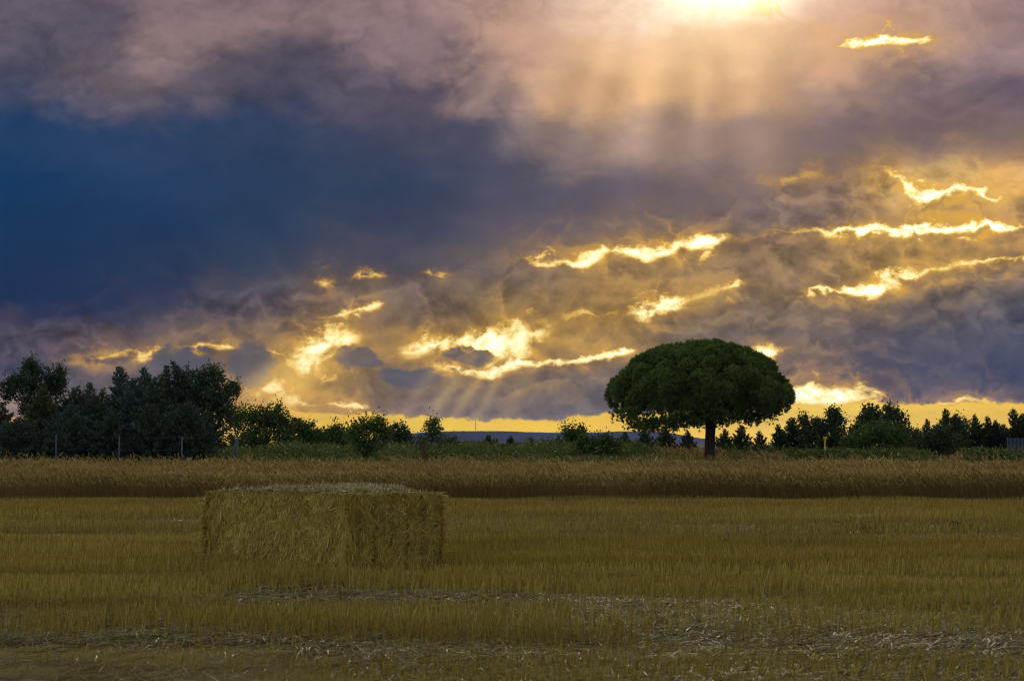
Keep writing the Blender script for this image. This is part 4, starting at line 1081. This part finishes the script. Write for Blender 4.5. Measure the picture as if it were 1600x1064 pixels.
broadleaf('stone_pine', 1384, 119, 'wide pine with two rounded tops, largest tree right of the umbrella pine', [(1361, 645, 13, 13, 1.2), (1392, 647, 14, 12, 1.2), (1350, 660, 10, 12, .9), (1408, 664, 12, 18, .9), (1376, 668, 36, 22, 1.3), (1412, 682, 10, 12, .9), (1335, 674, 8, 8, .8)], 'darkconifer', GR, .15, 1.15, .07)
broadleaf('round_bush', 1374, 112, 'dense rounded green bush in front of the double topped pine', [(1376, 678, 34, 22, 1.7), (1350, 688, 28, 14, 1.6), (1398, 688, 22, 14, 1.6), (1332, 694, 14, 8, 1.4)], 'bushleaf', GR, .13, 1.3, .06, 'bush', 3)
broadleaf('round_bush', 1463, 101, 'dark spreading bush standing forward in the grass in front of the conifers', [(1464, 690, 26, 15, 1.7), (1446, 694, 16, 11, 1.5), (1484, 692, 18, 12, 1.5), (1466, 678, 14, 8, 1.2)], 'darkconifer', GR, .12, 1.3, .05, 'bush', 4)
broadleaf('pale_bush', 1505, 121, 'paler loose bush between the twin tipped and the upright conifer', [(1504, 664, 10, 10, .8), (1508, 676, 13, 12, 1.0), (1504, 690, 14, 8, 1.3)], 'bushleaf', GR, .12, 1.0, .05, 'bush', 2)
broadleaf('round_bush', 1424, 117, 'small scrub in the gap between the double topped pine and the dark bush', [(1424, 688, 12, 10, 1.3), (1434, 682, 8, 8, .9)], 'darkconifer', GR, .12, 1.1, .04, 'bush', 2)

# ------------------------------------------------------------------ fences, marker post
def wire_fence():
    Y = 95.0
    xs = [-140, -12, 88, 186.5, 284.5]; tops = [679, 679, 679, 681, 682]
    x0, _, _ = at(284.5, 700, Y); z0 = float(gz(x0, Y))
    t = empty('wire_fence', (x0, Y, z0), 'thin wire fence on slim blue grey steel posts in front of the dark wood', 'fence')
    P = []
    for px, tp in zip(xs, tops):
        x, _, zt = at(px, tp, Y); zg = float(gz(x, Y)) - z0
        g_ = Geo(); g_.tube([(x - x0, 0, zg - .1), (x - x0, 0, zt - z0)], .026, 8); g_.build('post', M['galv'], t); P.append((x - x0, zt - z0))
    x, _, zt = at(371, 679, Y); zg = float(gz(x, Y)) - z0; h = zt - z0
    g_ = Geo(); g_.tube([(x - x0, 0, zg - .1), (x - x0, 0, h)], .034, 8); cp = g_.build('corner_post', M['galv'], t)
    g_ = Geo(); g_.tube([(x - x0 - .04, 0, h * .9), (x - x0 - .42, -.05, zg)], .022, 7); g_.build('brace', M['galv'], cp)
    g_ = Geo(); g_.tube([(x - x0 - .02, .03, h * .85), (x - x0 - .2, .5, zg)], .022, 7); g_.build('brace', M['galv'], cp)
    P.append((x - x0, h))
    for k in (.35, .65, .95):
        g_ = Geo(); g_.tube([(px, 0, hz * k) for px, hz in P], .0025, 4); g_.build('wire', M['galv'], t)
wire_fence()

def sheet_fence():
    Y = 112.0; xa, _, zt = at(1575, 684.5, Y); xb = at(1660, 684.5, Y)[0]; z0 = float(gz(xa, Y)); h = zt - z0
    t = empty('sheet_fence', (xa, Y, z0), 'short blue grey corrugated sheet fence at the right edge below the conifers', 'fence')
    n = 120; xx = np.linspace(0, xb - xa, n); yy = .035 * np.sin(xx * 2 * math.pi / .19)
    V = [(a, b, z) for z in (0.02, h) for a, b in zip(xx, yy)]
    V += [(a, b + .006, z) for z in (0.02, h) for a, b in zip(xx, yy)]
    f = [(k, k + 1, n + k + 1, n + k) for k in range(n - 1)] + [(2 * n + k, 3 * n + k, 3 * n + k + 1, 2 * n + k + 1) for k in range(n - 1)] + [(n + k, n + k + 1, 3 * n + k + 1, 3 * n + k) for k in range(n - 1)]
    np_mesh('panel', np.array(V), np.array(f), M['sheet'], t, True)
    for k in range(4):
        g_ = Geo(); g_.tube([(k * .9, .08, -.1), (k * .9, .08, h + .05)], .03, 8); g_.build('post', M['galv'], t)
sheet_fence()

def marker():
    Y = 110.0; x, _, zt = at(1289, 682.5, Y); z0 = float(gz(x, Y)); h = zt - z0
    t = empty('marker_post', (x, Y, z0), 'slim yellow marker post with a small yellow cap in the grass before the pines', 'marker post')
    g_ = Geo(); g_.tube([(0, 0, -.1), (0, 0, h - .12)], .032, 10); g_.build('pole', M['yellow'], t)
    g_ = Geo(); g_.tube([(0, 0, h - .13), (0, 0, h - .10), (0, 0, h - .02), (0, 0, h)], [.035, .065, .065, .03], 10); g_.build('cap', M['yellow'], t)
marker()

def field_weed(px, py, hpx, lean, label, seed):
    Y = (HC - .02) * F / (py - HOR)
    x = at(px, py, Y)[0]; z0 = float(gz(x, Y)); sc_ = Y / F
    t = empty('field_weed', (x, Y, z0), label, 'weed', 'green weeds in the stubble')
    r = np.random.default_rng(seed); T = Geo(); G = Geo()
    for k in range(5):
        a = r.uniform(-1, 1); h = hpx * sc_ * r.uniform(.6, 1)
        tip = np.array([a * h * .7 + lean * h, r.uniform(-.3, .3) * h, h])
        T.tube([(0, 0, -.02), tip * .5 + np.array([0, 0, .04]), tip], [.006, .005, .003], 5)
        n = 26; s = r.uniform(.35, 1, n)[:, None]
        G.leaves(tip * s + r.normal(0, .012, (n, 3)), unit(r.normal(0, 1, (n, 3)) + np.array([0, 0, .3])), r.uniform(.05, .11, n), .018)
    T.build('stem', M['vine'], t); G.build('leaves', M['vine'], t)
field_weed(1352, 830, 11, .1, 'small dark green weed sprouting from the stubble, the larger of two', 1)
field_weed(1497, 826, 11, -.2, 'tiny sprawling weed in the stubble near the right edge', 2)

# ------------------------------------------------------------------ air
def haze():
    m = bpy.data.materials.new('haze_air'); m.use_nodes = True; nt = m.node_tree; nt.nodes.clear()
    o = nt.nodes.new('ShaderNodeOutputMaterial'); v = nt.nodes.new('ShaderNodeVolumePrincipled')
    v.inputs['Color'].default_value = (.05, .27, 1.0, 1); v.inputs['Density'].default_value = 7e-5
    nt.links.new(v.outputs[0], o.inputs['Volume'])
    g_ = Geo(); g_.box((0, 3400, 41), (14200, 7400, 84))
    tag(g_.build('haze', m), kind='stuff', label='thin blue evening haze over the plain', cat='haze')
haze()

# ------------------------------------------------------------------ render settings
sc.render.engine = 'CYCLES'
sc.cycles.max_bounces = 5; sc.cycles.diffuse_bounces = 3; sc.cycles.glossy_bounces = 2; sc.cycles.transmission_bounces = 3; sc.cycles.volume_bounces = 0
sc.cycles.use_denoising = True; sc.cycles.denoising_prefilter = 'NONE'; sc.cycles.pixel_filter_type = 'BLACKMAN_HARRIS'; sc.cycles.filter_width = 1.15
sc.cycles.sample_clamp_indirect = 4
sc.view_settings.view_transform = 'Standard'; sc.view_settings.look = 'None'; sc.view_settings.exposure = 0; sc.view_settings.gamma = 1
